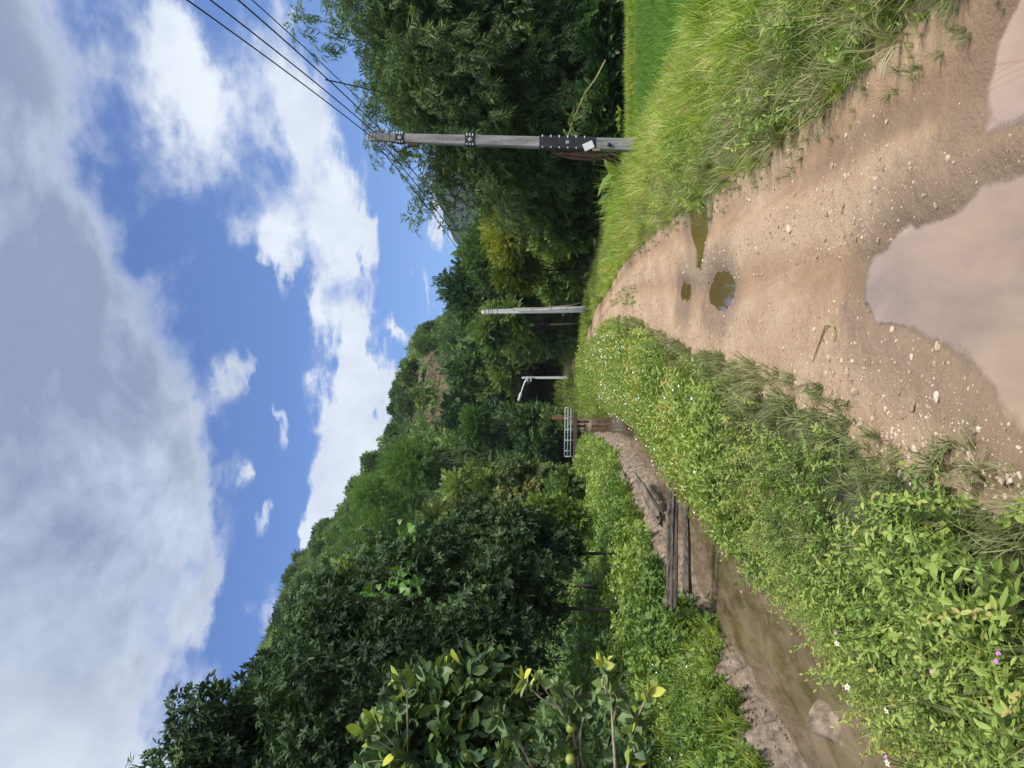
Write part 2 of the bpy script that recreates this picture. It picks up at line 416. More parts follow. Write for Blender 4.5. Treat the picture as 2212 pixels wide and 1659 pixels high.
PUD = [
 gpoly([(1868, 650), (1880, 585), (1905, 560), (1935, 512), (1985, 490), (2052, 470), (2085, 440), (2112, 385), (2212, 355), (2300, 350), (2600, 500), (2600, 1000), (2300, 1010), (2215, 960), (2140, 880), (2085, 790), (2010, 735), (1950, 700), (1890, 690)]),
 gpoly([(2108, 300), (2125, 230), (2150, 150), (2180, 70), (2200, 0), (2215, -60), (2500, -60), (2500, 230), (2260, 262), (2180, 280)]),
 gpoly([(1486, 470), (1492, 425), (1520, 418), (1523, 470), (1519, 540), (1512, 578), (1499, 575), (1500, 530)]),
 gpoly([(1530, 640), (1540, 598), (1570, 596), (1578, 625), (1562, 662), (1540, 655)]),
 gpoly([(1468, 636), (1472, 618), (1488, 622), (1486, 640)]),
]
ZP = -0.019                                  # water level of the puddles
def puddle_sd(x, y):
    d = np.full(x.shape, 9.0)
    mk = (y < 16) & (y > -2) & (np.abs(x) < 5)
    if mk.any():
        xs, ys = x[mk], y[mk]; dd = np.full(xs.shape, 9.0)
        for i_, p in enumerate(PUD): dd = np.minimum(dd, poly_sd(xs, ys, p) - (.07 if i_ > 1 else .03))
        d[mk] = dd
    return d
BARS = [(*gnd(1690, 1385, ZW)[:2], .55), (*gnd(1640, 1272, ZW)[:2], .6), (*gnd(1800, 1565, ZW)[:2], .45), (*gnd(1600, 1235, ZW)[:2], .5)]
def height(x, y, fine=True):
    x = np.asarray(x, float); y = np.asarray(y, float)
    xl, xr, wr, wl = cv(RL, y), cv(RR, y), cv(WR, y) + .22 * fbm(y * .9, y * 0 + 3, 81, 3), cv(WL, y) + .34 * fbm(y * .7, y * 0 + 9, 82, 3) + .10 * fbm(y * 4, y * 0 + 5, 83, 2)
    mid = (xl + xr) / 2; hw = (xr - xl) / 2
    u = (x - mid) / hw
    road = 0.012 - 0.034 * np.exp(-((u + .14) / .18) ** 2) - 0.030 * np.exp(-((u - .62) / .16) ** 2) + .012 + 0.02 * fbm(x * 1.3, y * .5, 5, 3)
    if fine:
        road = road + 0.012 * fbm(x * 7, y * 7, 8, 3) + 0.005 * fbm(x * 30, y * 30, 9, 2)
        ps = puddle_sd(x, y) + 0.13 * fbm(x * 5, y * 5, 21, 5, .65)
        road = np.where(ps < .2, road - 0.066 * sstep(.13, -.13, ps), road)
    sl = np.clip((xl - x) / np.maximum(xl - wr, .3), 0, 2)
    lv = np.interp(sl, [0, .08, .2, .5, .8, 1.0, 1.08, 1.3], [.0, .03, .07, .0, -.33, ZW - .02, ZW - .16, ZW - .2])
    lv = lv + 0.07 * fbm(x * 2.2, y * 2.2, 31, 3) * sstep(0, .15, sl)
    d = wl - x
    lb = np.interp(d, [-2, -.25, -.08, 0, .04, .14, .28, .8, 2.0, 4.0, 8.0, 14, 30], [ZW - .2, ZW - .2, ZW - .12, ZW - .02, ZW + .12, ZW + .34, -.24, .0, .25, .6, 1.15, 2.6, 9])
    lb = lb + (0.16 * fbm(x * 3, y * 3, 33, 4) + .09 * fbm(x * 11, y * 11, 35, 3)) * sstep(-.12, .12, d)
    bed = 0.62 * np.maximum(fbm(x * 1.6, y * .55, 47, 3) - .02, -.12) + .03 * fbm(x * 9, y * 9, 43, 2)
    for bx_, by_, bl_ in BARS: bed = bed + (.15 + .62 * fbm(x * 8, y * 3.0, 45, 4)) * np.exp(-((x - bx_) / .20) ** 2 - ((y - by_) / bl_) ** 2)
    inw = sstep(wl - .1, wl + .35, x) * sstep(wr + .1, wr - .4, x)
    left = np.where(x > (wl + wr) / 2, lv, lb) + inw * bed
    dr = x - xr
    pad = sstep(10.2, 11.2, y - 0.25 * (x - 6)) * sstep(24.0, 23.4, y)
    ed = np.interp(y, [13, 22], [3.1, 3.9])
    rv = np.interp(dr, [0, .12, .5, 1.2, 2.0, 2.8, 3.6, 60], [.0, .05, .08, .03, -.13, -.32, -.36, -.2])
    rv = rv - 0.26 * sstep(ed - .35, ed + .1, dr) * pad
    rv = rv + .08 * fbm(x * 1.8, y * 1.8, 51, 3) * sstep(0, .5, dr) * (1 - .8 * pad * sstep(ed - .4, ed, dr))
    rv = rv - .12 * sstep(3.0, 4.0, dr) * sstep(22.5, 23.5, y) * sstep(38, 30, y)
    h = np.where(x < xl, left, np.where(x > xr, rv, road))
    t = x / np.maximum(y, 1.0)
    S = np.interp(t, SKY_T, SKY_S)
    hill = S * 165 * sstep(62, 185, y) * np.where(y > 185, 1.0, 1.0) + S * 14 * fbm(x * .03, y * .03, 61, 3) * sstep(70, 110, y)
    return h + np.where(y > 60, np.maximum(hill, 0), 0)
def sym_axis(step0, near, growth, far, lo, hi):
    a = [0.0]; s_ = step0
    while a[-1] < far:
        if a[-1] > near: s_ *= growth
        a.append(a[-1] + s_)
    a = np.array(a); b = np.concatenate([-a[:0:-1], a])
    return b[(b >= lo) & (b <= hi)]
gx = sym_axis(.028, 4.6, 1.022, 420, -420, 420)
ya = [2.2]
while ya[-1] < 420: ya.append(ya[-1] + max(.024, .0075 * ya[-1] if ya[-1] < 40 else .02 * ya[-1]))
gy = np.concatenate([[-400, -200, -90, -40, -20, -12, -8, -5, -3, -2, -1, -.3, .4, .9, 1.3, 1.6, 1.8, 2.0], ya])
GX, GY = np.meshgrid(gx, gy)
GZ = height(GX, GY)
nx, ny = len(gx), len(gy)
idx = np.arange(nx * ny).reshape(ny, nx)
Q = np.stack([idx[:-1, :-1], idx[:-1, 1:], idx[1:, 1:], idx[1:, :-1]], -1).reshape(-1, 4)
VG = np.stack([GX, GY, GZ], -1).reshape(-1, 3)
cx = VG[Q].mean(1)
wob = .14 * fbm(cx[:, 0] * 3, cx[:, 1] * 3, 71, 3)
isroad = (cx[:, 0] > cv(RL, cx[:, 1]) - .12 + wob) & (cx[:, 0] < cv(RR, cx[:, 1]) + .12 + wob) & (cx[:, 1] < 72)
dm = cv(WL, cx[:, 1]) - cx[:, 0]
ismud = (dm < .45 + 2.0 * wob) & (cx[:, 0] < cv(WR, cx[:, 1]) + .25) & (cx[:, 1] < 90) & ~isroad
tcx = cx[:, 0] / np.maximum(cx[:, 1], 1)
isbare = (cx[:, 1] > 116) & (cx[:, 1] < 186) & (tcx > -.062 + wob * .1) & (tcx < .05 + wob * .1) & ~isroad
isrice = (cx[:, 0] - cv(RR, cx[:, 1]) > np.interp(cx[:, 1], [13, 22], [3.0, 3.8])) & (cx[:, 1] > 10) & (cx[:, 1] < 24) & (cx[:, 2] < -.45)

def road_material():
    mt, n, b, out = new_mat('wet_clay_road')
    tcn = n.node('ShaderNodeTexCoord'); o = tcn.outputs['Object']
    wet = n.node('ShaderNodeAttribute', attribute_name='tint').outputs['Fac']
    mp = n.node('ShaderNodeMapping'); mp.inputs['Scale'].default_value = (1.0, .45, 1); n.l.new(o, mp.inputs[0])
    f = n.math('ADD', n.math('MULTIPLY', n.noise(mp.outputs[0], 1.6, 6, .6), .6), n.math('MULTIPLY', n.noise(o, 22, 8, .7), .4))
    base = n.ramp(f, [(.30, (.30, .190, .112)), (.46, (.43, .290, .180)), (.60, (.535, .385, .25)), (.74, (.63, .49, .345))])
    ac = n.math('ADD', n.node('ShaderNodeAttribute', attribute_name='across').outputs['Fac'], n.math('MULTIPLY', n.math('SUBTRACT', n.noise(o, .6, 4, .6), .5), .35))
    mp2 = n.node('ShaderNodeMapping'); mp2.inputs['Scale'].default_value = (9, .55, 1); n.l.new(o, mp2.inputs[0])
    streak = n.noise(mp2.outputs[0], 1.0, 6, .6)
    trk = n.math('MAXIMUM', n.maprange(n.math('ABSOLUTE', n.math('ADD', ac, .14)), .30, .05), n.maprange(n.math('ABSOLUTE', n.math('SUBTRACT', ac, .62)), .24, .04))
    trk = n.math('MULTIPLY', trk, n.maprange(n.math('ADD', streak, n.math('MULTIPLY', n.math('SUBTRACT', n.noise(o, 1.1, 4, .6), .5), 1.0)), .30, .62))
    base = n.mix(n.math('MULTIPLY', trk, .95), base, n.ramp(streak, [(.35, (.31, .180, .100)), (.65, (.42, .265, .158))]))
    speck = n.node('ShaderNodeTexVoronoi'); speck.inputs['Scale'].default_value = 75; n.l.new(o, speck.inputs['Vector'])
    sp_ = n.maprange(speck.outputs['Distance'], .12, .25, 1, 0)
    sp_ = n.math('MULTIPLY', sp_, n.maprange(n.noise(o, 30, 2, .5), .52, .62))
    base = n.mix(n.math('MULTIPLY', sp_, .55), base, (.56, .45, .34, 1))
    wf = n.math('MULTIPLY', n.maprange(n.math('ADD', wet, n.math('MULTIPLY', n.math('SUBTRACT', n.noise(o, 7, 6, .65), .5), .7)), .25, .95), .66)
    colr = n.mix(wf, base, (.20, .135, .088, 1))
    n.l.new(colr, b.inputs['Base Color'])
    n.l.new(n.maprange(wf, 0, .6, .85, .42), b.inputs['Roughness'])
    b.inputs['Specular IOR Level'].default_value = .35
    hsum = n.math('ADD', n.math('MULTIPLY', n.noise(o, 38, 10, .72), .7), n.math('MULTIPLY', sp_, .35))
    hsum = n.math('ADD', hsum, n.math('MULTIPLY', n.noise(o, 9, 5, .6), .9))
    bn = n.node('ShaderNodeBump'); bn.inputs['Strength'].default_value = .9; bn.inputs['Distance'].default_value = .028
    n.l.new(hsum, bn.inputs['Height']); n.l.new(bn.outputs[0], b.inputs['Normal'])
    return mt
M_['road'] = road_material()
M_['soil'] = plain('green_soil', (.035, .045, .018), (.085, .085, .04), 6, .95, .6, 25)
M_['mud'] = plain('sandy_mud', (.095, .070, .047), (.39, .30, .22), 7, .75, 1.0, 22, (1, .8, 1.6), spec=.4)
M_['padmud'] = plain('paddy_mud', (.06, .08, .02), (.10, .13, .03), 6, .6, .3, 25)
def sub_mesh(name, mask, mat, A=None):
    q = Q[mask]; used, inv = np.unique(q, return_inverse=True)
    me = mesh(name, VG[used], inv.reshape(-1, 4), mat, None if A is None else A[used], True)
    return kind(link(name, me), 'structure')
psd = puddle_sd(VG[:, 0], VG[:, 1])
wet_v = np.clip(1.0 - psd / .75, 0, 1) * (psd < 5)
rutv = np.abs((VG[:, 0] - (cv(RL, VG[:, 1]) + cv(RR, VG[:, 1])) / 2) / np.maximum(.3, (cv(RR, VG[:, 1]) - cv(RL, VG[:, 1])) / 2))
rutv = (VG[:, 0] - (cv(RL, VG[:, 1]) + cv(RR, VG[:, 1])) / 2) / np.maximum(.3, (cv(RR, VG[:, 1]) - cv(RL, VG[:, 1])) / 2)
rut_w = np.maximum(.75 * np.exp(-((rutv - .60) / .18) ** 2), .45 * np.exp(-((rutv + .14) / .2) ** 2)) * sstep(9, 4, VG[:, 1])
wet_v = np.maximum(np.where(psd < .75, wet_v, 0), rut_w)
ROAD = sub_mesh('dirt_road', isroad, M_['road'], wet_v)
us = np.unique(Q[isroad]); ra = ROAD.data.attributes.new('across', 'FLOAT', 'POINT')
ra.data.foreach_set('value', np.clip((VG[us, 0] - (cv(RL, VG[us, 1]) + cv(RR, VG[us, 1])) / 2) / np.maximum(.3, (cv(RR, VG[us, 1]) - cv(RL, VG[us, 1])) / 2), -2, 2).astype(np.float32))
sub_mesh('mud_bank', ismud & ~isroad, M_['mud'])
sub_mesh('paddy_ground', isrice, M_['padmud'])
M_['bare'] = plain('reddish_scrub', (.075, .062, .035), (.19, .115, .082), .5, .95, .6, 1.2)
sub_mesh('bare_slope', isbare & ~ismud & ~isrice, M_['bare'])
sub_mesh('ground', ~isroad & ~ismud & ~isrice & ~isbare, M_['soil'])

def water_mat(name, base, rough, bump, bscale, spec=.5, second=None):
    mt, n, b, out = new_mat(name)
    tcn = n.node('ShaderNodeTexCoord'); mp = n.node('ShaderNodeMapping'); mp.inputs['Scale'].default_value = (1, .6, 1); n.l.new(tcn.outputs['Object'], mp.inputs[0])
    if second:
        mp3 = n.node('ShaderNodeMapping'); mp3.inputs['Scale'].default_value = (2.2, .7, 1); n.l.new(tcn.outputs['Object'], mp3.inputs[0])
        n.l.new(n.ramp(n.noise(mp3.outputs[0], .9 if 'canal' not in name else 1.62, 7, .62, .6), [(.36, base), (.64, second)]), b.inputs['Base Color'])
    else: b.inputs['Base Color'].default_value = (*base, 1)
    b.inputs['Roughness'].default_value = rough; b.inputs['IOR'].default_value = 1.38 if spec < .9 else 1.62; b.inputs['Specular IOR Level'].default_value = spec
    bn = n.node('ShaderNodeBump'); bn.inputs['Strength'].default_value = bump; bn.inputs['Distance'].default_value = .01
    n.l.new(n.noise(mp.outputs[0], bscale, 4, .55), bn.inputs['Height']); n.l.new(bn.outputs[0], b.inputs['Normal'])
    return mt, n, b, out
def sheet(name, xs, ys, z, mat):
    V = np.array([[x, y, z] for y in ys for x in xs]); k = len(xs)
    T = np.array([[i * k + j, i * k + j + 1, (i + 1) * k + j + 1, (i + 1) * k + j] for i in range(len(ys) - 1) for j in range(k - 1)])
    return kind(link(name, mesh(name, V, T, mat)), 'structure')
def puddle_mat(name, base, second=None):
    mt, n, b, out = water_mat(name, base, .03, .025, 3, 1.0, second)
    a = n.node('ShaderNodeAttribute', attribute_name='tint')          # depth of the water
    tcn = n.node('ShaderNodeTexCoord')
    f = n.maprange(n.math('ADD', a.outputs['Fac'], n.math('MULTIPLY', n.math('SUBTRACT', n.noise(tcn.outputs['Object'], 26, 5, .65), .5), .020)), -.002, .017, .06, 1.0)
    tr = n.node('ShaderNodeBsdfTransparent'); ms = n.node('ShaderNodeMixShader')
    n.l.new(f, ms.inputs[0]); n.l.new(tr.outputs[0], ms.inputs[1]); n.l.new(b.outputs[0], ms.inputs[2]); n.l.new(ms.outputs[0], out.inputs[0])
    return mt
M_['pudwater'] = puddle_mat('muddy_puddle_water', (.28, .195, .125), (.44, .305, .185))
M_['pudwater2'] = puddle_mat('brown_puddle_water', (.14, .095, .032))
M_['pudwater3'] = puddle_mat('orange_puddle_water', (.36, .235, .145), (.40, .285, .195))
def puddle_sheet(name, poly, mat, grow=.24):
    P = np.array(poly); k_ = len([o_ for o_ in C.objects if o_.name.startswith('puddle')])
    st = .04; xs = np.arange(P[:, 0].min() - grow, P[:, 0].max() + grow, st); ys = np.arange(P[:, 1].min() - grow, P[:, 1].max() + grow, st)
    XX, YY = np.meshgrid(xs, ys); sd_ = poly_sd(XX, YY, P); dz = ZP - height(XX, YY)
    id_ = np.arange(XX.size).reshape(XX.shape)
    q = np.stack([id_[:-1, :-1], id_[:-1, 1:], id_[1:, 1:], id_[1:, :-1]], -1).reshape(-1, 4)
    near_ = (sd_ < grow - .05).ravel()[q].all(1) & (dz > -.02).ravel()[q].any(1)
    used, inv = np.unique(q[near_], return_inverse=True)
    V = np.stack([XX, YY, np.full(XX.shape, ZP - .003 * k_)], -1).reshape(-1, 3)[used]
    return kind(link(name, mesh(name, V, inv.reshape(-1, 4), mat, dz.ravel()[used])), 'structure')
for i, p in enumerate(PUD): puddle_sheet('puddle', p, [M_['pudwater'], M_['pudwater3'], M_['pudwater2'], M_['pudwater2'], M_['pudwater2']][i])
# the canal: brown water one can look a little way into
mt, n, b, out = water_mat('canal_water', (.115, .084, .042), .04, .12, 6, second=(.28, .215, .145))
tr = n.node('ShaderNodeBsdfTransparent'); tr.inputs[0].default_value = (.80, .66, .46, 1)
ms = n.node('ShaderNodeMixShader'); ms.inputs[0].default_value = .74
n.l.new(tr.outputs[0], ms.inputs[1]); n.l.new(b.outputs[0], ms.inputs[2]); n.l.new(ms.outputs[0], out.inputs[0])
M_['canal'] = mt
ycs = np.concatenate([np.linspace(-6, 40, 60), np.linspace(42, 90, 25)])
V = []; 
for y_ in ycs: V += [[cv(WL, y_) - .35, y_, ZW], [cv(WR, y_) + .3, y_, ZW]]
T = [[2 * i, 2 * i + 1, 2 * i + 3, 2 * i + 2] for i in range(len(ycs) - 1)]
kind(link('canal_water', mesh('canal_water', np.array(V), np.array(T), mt)), 'structure')

# far wooded mountains
def mountains():
    ts = np.linspace(-1.6, 1.6, 500); ds = np.array([420, 520, 600, 680, 760, 830, 900, 980, 1080, 1200, 1500], float)
    ds = np.interp(np.linspace(0, 10, 90), np.arange(11), ds)
    sk = np.interp(ts, [-1.6, -.3, .05, .09, .13, .176, .21, .235, .26, .30, .36, .39, .42, .5, .7, 1.6],
                   [.15, .14, .105, .118, .112, .132, .150, .160, .168, .165, .208, .218, .215, .23, .24, .12])
    TT, DD = np.meshgrid(ts, ds)
    prof = np.interp(DD, [420, 900, 1000, 1500], [0, 1, 1, .2])
    HH = sk[None] * 940 * prof + 30 * fbm(TT * 14, DD / 160, 91, 4) * prof
    HH += 9 * fbm(TT * 160, DD / 9, 93, 3) * sstep(420, 480, DD)
    V = np.stack([TT * DD, DD, HH - 2], -1).reshape(-1, 3)
    a, b_ = TT.shape; id_ = np.arange(a * b_).reshape(a, b_)
    q = np.stack([id_[:-1, :-1], id_[:-1, 1:], id_[1:, 1:], id_[1:, :-1]], -1).reshape(-1, 4)
    mt = plain('wooded_mountain', (.009, .021, .011), (.030, .052, .024), .09, .95, 1.0, .12, detail=10)
    for nd in mt.node_tree.nodes:
        if nd.type == 'BUMP': nd.inputs['Distance'].default_value = 7
    kind(link('mountains', mesh('mountains', V, q, mt, None, True)), 'structure')
mountains()

# ------------------------------------------------------------------ leaves, sprigs, plants (templates: V, T, tint)
def leaf(w=.4, kindl='kite', fold=.10, droop=0.0):
    if kindl == 'kite':
        V = np.array([[0, 0, 0], [-w / 2, .45, fold], [0, 1, -droop], [w / 2, .45, fold], [0, .5, -fold * .3]]); 
        V[:, 2] -= 0
        T = np.array([[0, 4, 1], [1, 4, 2], [0, 3, 4], [4, 3, 2]])
    elif kindl == 'hex':
        V = np.array([[0, 0, 0], [-w * .42, .25, fold], [-w * .46, .62, fold * .8 - droop * .4], [0, 1, -droop], [w * .46, .62, fold * .8 - droop * .4], [w * .42, .25, fold], [0, .45, -droop * .2]])
        T = np.array([[0, 6, 1], [1, 6, 2], [2, 6, 3], [0, 5, 6], [5, 4, 6], [4, 3, 6]])
    elif kindl == 'flat':
        V = np.array([[0, 0, 0], [-w / 2, .45, fold], [0, 1, -droop], [w / 2, .45, fold]]); T = np.array([[0, 2, 1], [0, 3, 2]])
    else:                                   # oval, folded along the midrib, bent at the tip
        ys = [0, .15, .38, .62, .84, 1.0]; ws = [.04, .55, .98, 1.0, .62, .02]
        V = []; 
        for y_, q_ in zip(ys, ws):
            z0 = -droop * y_ * y_
            V += [[-q_ * w / 2, y_, z0 + fold * q_], [0, y_, z0], [q_ * w / 2, y_, z0 + fold * q_]]
        V = np.array(V); T = []
        for i in range(5):
            for j in range(2):
                a = i * 3 + j; T += [(a, a + 1, a + 4), (a, a + 4, a + 3)]
        T = np.array(T)
    return V, T, np.zeros(len(V))
def rand_rot(r_, n): return frames(r_.normal(size=(n, 3)), r_.normal(size=(n, 3)))
def sprig(r_, kinds, n=12, L=1.0, leafL=.4, w=.4, kindl='flat', spread=1.0, droop=.0, fold=.08, ldroop=0.0):
    """twig along +Y with leaves; +Z is its upper side"""
    if kinds == 'rosette':
        a = np.arange(n) * 2.4 + r_.uniform(0, 6); up = r_.uniform(.1, 1.0, n)
        d = np.stack([np.cos(a), up, np.sin(a)], -1); pos = np.zeros((n, 3)); pos[:, 1] = L * (1 - .35 * r_.random(n))
        ups = np.tile([0, 1.0, 0], (n, 1)) + .2 * r_.normal(size=(n, 3))
    elif kinds == 'drop':                    # bamboo: narrow leaves hanging from a thin twig
        tt = (np.arange(n) + r_.random(n)) / n; side = np.where(np.arange(n) % 2, 1, -1)
        pos = np.stack([0 * tt, tt * L, -droop * tt * tt * L], -1)
        d = np.stack([side * r_.uniform(.3, 1.0, n), r_.uniform(.3, 1.0, n), -r_.uniform(.1, .9, n)], -1)
        ups = np.tile([0, 0, 1.0], (n, 1)) + .5 * r_.normal(size=(n, 3))
    else:
        tt = (np.arange(n) + .5) / n; side = np.where(np.arange(n) % 2, 1, -1)
        pos = np.stack([0 * tt, tt * L, -droop * tt * tt * L], -1)
        d = np.stack([side * spread * (1 - .6 * tt), .35 + tt, .25 * r_.normal(size=n)], -1)
        ups = np.tile([0, 0, 1.0], (n, 1)) + .35 * r_.normal(size=(n, 3))
    M = frames(d, ups)
    return place(leaf(w, kindl, fold, ldroop), pos, M, leafL * r_.uniform(.7, 1.15, n), r_.uniform(-.12, .12, n))
def grass_tuft(r_, n=14, h=1.0, bend=.6, w=.02, segs=4, base=.08, curl=0.0):
    Vs, Ts, As, k = [], [], [], 0
    for i in range(n):
        a = r_.uniform(0, 2 * PI); d = np.array([math.cos(a), math.sin(a), 0]); s_ = np.array([-d[1], d[0], 0])
        hh = h * r_.uniform(.55, 1.0); bb = bend * r_.uniform(.3, 1.3); p0 = d * base * r_.random() + s_ * base * r_.normal() * .5
        ww = w * r_.uniform(.7, 1.3); tn = r_.uniform(-.2, .2)
        tt = np.linspace(0, 1, segs + 1); pts = []
        th = np.cumsum(np.concatenate([[r_.uniform(.05, .3)], np.full(segs, bb * 1.6 / segs)]))
        P = p0.copy()
        for j, t_ in enumerate(tt):
            wj = ww * (1 - t_ ** 1.6) + .0006
            pts.append(P - s_ * wj); pts.append(P + s_ * wj)
            P = P + (d * math.sin(th[j]) + np.array([0, 0, math.cos(th[j])])) * hh / segs
        Vs.append(np.array(pts)); As.append(np.repeat(tn + tt * .18 - .1, 2))
        for j in range(segs):
            q_ = k + 2 * j; Ts += [(q_, q_ + 1, q_ + 3), (q_, q_ + 3, q_ + 2)]
        k += 2 * (segs + 1)
    return np.concatenate(Vs), np.array(Ts), np.concatenate(As)
def herb(r_, pairs=6, lw=.36, kindl='kite', L=.34, stem=True, lean=.15, whorl=2):
    """upright leafy stem one unit high with leaves in pairs"""
    g = G(); pos, d, ups, sc_ = [], [], [], []
    lx, ly = r_.normal() * lean, r_.normal() * lean
    f = lambda t_: np.array([lx * t_ * t_, ly * t_ * t_, t_])
    for i in range(pairs):
        t_ = .18 + .80 * i / (pairs - 1); a0 = i * PI / 2 + r_.uniform(-.4, .4)
        for k in range(whorl):
            a = a0 + k * 2 * PI / whorl
            pos.append(f(t_)); d.append([math.cos(a), math.sin(a), r_.uniform(-.15, .55) + .5 * (t_ > .9)])
            ups.append([0, 0, 1]); sc_.append(L * r_.uniform(.7, 1.15) * (1.1 - .35 * t_))
    V, T, A = place(leaf(lw, kindl, .07, .14), np.array(pos), frames(np.array(d), np.array(ups) + .2 * r_.normal(size=(len(d), 3))), np.array(sc_), r_.uniform(-.12, .12, len(pos)) + np.repeat(np.linspace(-.12, .1, pairs), whorl))
    g.add(V, T, A)
    if stem:
        v, t_ = tube([f(0), f(.5), f(1)], [.012, .010, .005], 4, False); g.add(v, t_, np.full(len(v), -.12))
    return g.arrays()

# ------------------------------------------------------------------ trees
def lobes(r_, n, cen, rad, lr=(.28, .45), flat=.85, skin=.55):
    """clumps of a crown spread through an ellipsoid"""
    u = nrm(r_.normal(size=(n, 3))); k = r_.uniform(skin, 1.0, n) ** .7
    c = np.asarray(cen) + u * k[:, None] * np.asarray(rad) * .78
    rr = r_.uniform(*lr, n) * np.mean(rad)
    return c, rr
def foliage(r_, C_, R_, templates, count, size, up=.5, jitter=.6, shell=(.55, 1.05), flat=.8, lt=.22, st=.06, base=.42, hint=(0, 0, 1), keep=None):
    wts = R_ ** 2; wts = wts / wts.sum()
    li = r_.choice(len(C_), count, p=wts)
    u = nrm(r_.normal(size=(count, 3)))
    rad = r_.uniform(*shell, count)
    P = C_[li] + u * (R_[li] * rad)[:, None] * np.array([1, 1, flat])
    ltint = r_.uniform(-lt, lt, len(C_))
    if keep is not None:
        k = keep(P); P, u, li = P[k], u[k], li[k]
    n = len(P)
    d = u + np.array([0, 0, up]) + jitter * r_.normal(size=(n, 3)) * .6
    ups = np.asarray(hint) + .6 * u + .3 * r_.normal(size=(n, 3))
    M = frames(d, ups); sz = size * r_.uniform(.7, 1.25, n)
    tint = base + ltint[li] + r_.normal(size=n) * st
    which = r_.integers(0, len(templates), n)
    g = G()
    for q_ in range(len(templates)):
        s_ = which == q_
        if s_.any(): g.add(*place(templates[q_], P[s_], M[s_], sz[s_], tint[s_]))
    return g
def limbs(r_, base, C_, r0=.16, fork=.35, n=7, every=1):
    """trunk and limbs reaching into the clumps"""
    g = G(); base = np.asarray(base, float); top = C_.mean(0)
    fk = base + (top - base) * fork
    v, t_ = tube([base - [0, 0, .1], base + (fk - base) * .5 + r_.normal(size=3) * r0 * .3, fk], [r0 * 1.15, r0, r0 * .85], n + 2); g.add(v, t_)
    for c in C_[::every]:
        m1 = fk + (c - fk) * .45 + r_.normal(size=3) * np.linalg.norm(c - fk) * .08 - [0, 0, .06 * np.linalg.norm(c - fk)]
        rr = r0 * r_.uniform(.35, .55)
        v, t_ = tube([fk - (fk - base) * .06, m1, c], [rr, rr * .65, rr * .22], 5); g.add(v, t_)
    return g
r0 = np.random.default_rng(3)
SP = {
 'broad': [sprig(r0, 'alt', 9, 1.0, .52, .52, 'hex', 1.0, .15) for _ in range(4)],
 'small': [sprig(r0, 'alt', 14, 1.0, .34, .5, 'flat', 1.1, .2) for _ in range(3)],
 'mango': [sprig(r0, 'rosette', int(r0.integers(6, 10)), 1.1, .70, .36, 'hex', fold=.05, ldroop=.2) for _ in range(6)] + [sprig(r0, 'alt', 8, .9, .62, .38, 'hex', 1.0, .2, fold=.05, ldroop=.15) for _ in range(5)],
 'bamboo': [sprig(r0, 'drop', 16, .8, .44, .19, 'flat', droop=.5, fold=.03) for _ in range(5)],
 'feather': [sprig(r0, 'drop', 22, 1.0, .26, .14, 'flat', droop=.25, fold=.02) for _ in range(4)],
 'citrus': [sprig(r0, 'alt', 8, 1.0, .42, .56, 'oval', 1.0, .05, fold=.07, ldroop=.12) for _ in range(4)],
 'bigleaf': [sprig(r0, 'rosette', 8, .5, .75, .42, 'kite', fold=.07, ldroop=.1) for _ in range(3)],
}
def make_tree(seed, name, label, cat, h, rad, cen_h, nl, sp, count, size, mat, lr=(.28, .45), up=.5, base=.42, r0_=.16, group=None, fork=.4, flat=.8, lt=.30, jitter=.6, lobes_at=None, skin=.4, every=1, bark='bark', keep=None, shell=(.55, 1.05)):
    r_ = np.random.default_rng(seed)
    t = thing(name, label, cat, (0, 0, 0), group)
    if lobes_at is None:
        C_, R_ = lobes(r_, nl, (0, 0, cen_h), rad, lr, skin=skin)
    else:
        C_ = np.array([q_[:3] for q_ in lobes_at], float); R_ = np.array([q_[3] for q_ in lobes_at], float)
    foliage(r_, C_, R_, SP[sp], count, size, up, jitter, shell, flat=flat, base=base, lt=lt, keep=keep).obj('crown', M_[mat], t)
    limbs(r_, (0, 0, 0), C_, r0_, fork, every=every).obj('trunk', M_[bark], t, True)
    return t
def put(t, x, y, rotz=0.0, scale=1.0, dz=0.0):
    t.location = (float(x), float(y), float(height(np.array([x]), np.array([y]), False)[0] + dz)); t.rotation_euler = (0, 0, rotz); t.scale = (scale,) * 3
    return t
def zat(x, y): return float(height(np.array([x]), np.array([y]), False)[0])

# --- the forest on the hill: six kinds of tree, copied over the slope
HILLG = 'trees of the hillside forest'
HL = ['round crowned broadleaf tree packed into the forest on the hillside beyond the canal', 'dark leafy tree packed into the forest on the hillside beyond the canal',
      'paler loose crowned tree packed into the forest on the hillside beyond the canal']
protos = [
 make_tree(101, 'forest_tree', HL[0], 'tree', 9, (3.6, 3.6, 3.0), 6.4, 16, 'broad', 2300, .62, 'hill', group=HILLG),
 make_tree(102, 'forest_tree', HL[1], 'tree', 10, (3.3, 3.3, 3.9), 6.2, 18, 'small', 1900, .75, 'dark', group=HILLG, base=.5),
 make_tree(103, 'forest_tree', HL[2], 'tree', 8, (3.8, 3.8, 2.6), 6.0, 15, 'broad', 1900, .7, 'hill', group=HILLG, base=.56),
 make_tree(104, 'forest_tree', HL[0], 'tree', 9, (3.0, 3.0, 3.6), 5.8, 15, 'small', 1900, .7, 'hill', group=HILLG, base=.36),
 make_tree(105, 'forest_tree', HL[1], 'tree', 9, (4.2, 4.2, 3.2), 6.4, 20, 'broad', 2600, .6, 'dark', group=HILLG, base=.42),
]
rh = np.random.default_rng(77)
spots = []
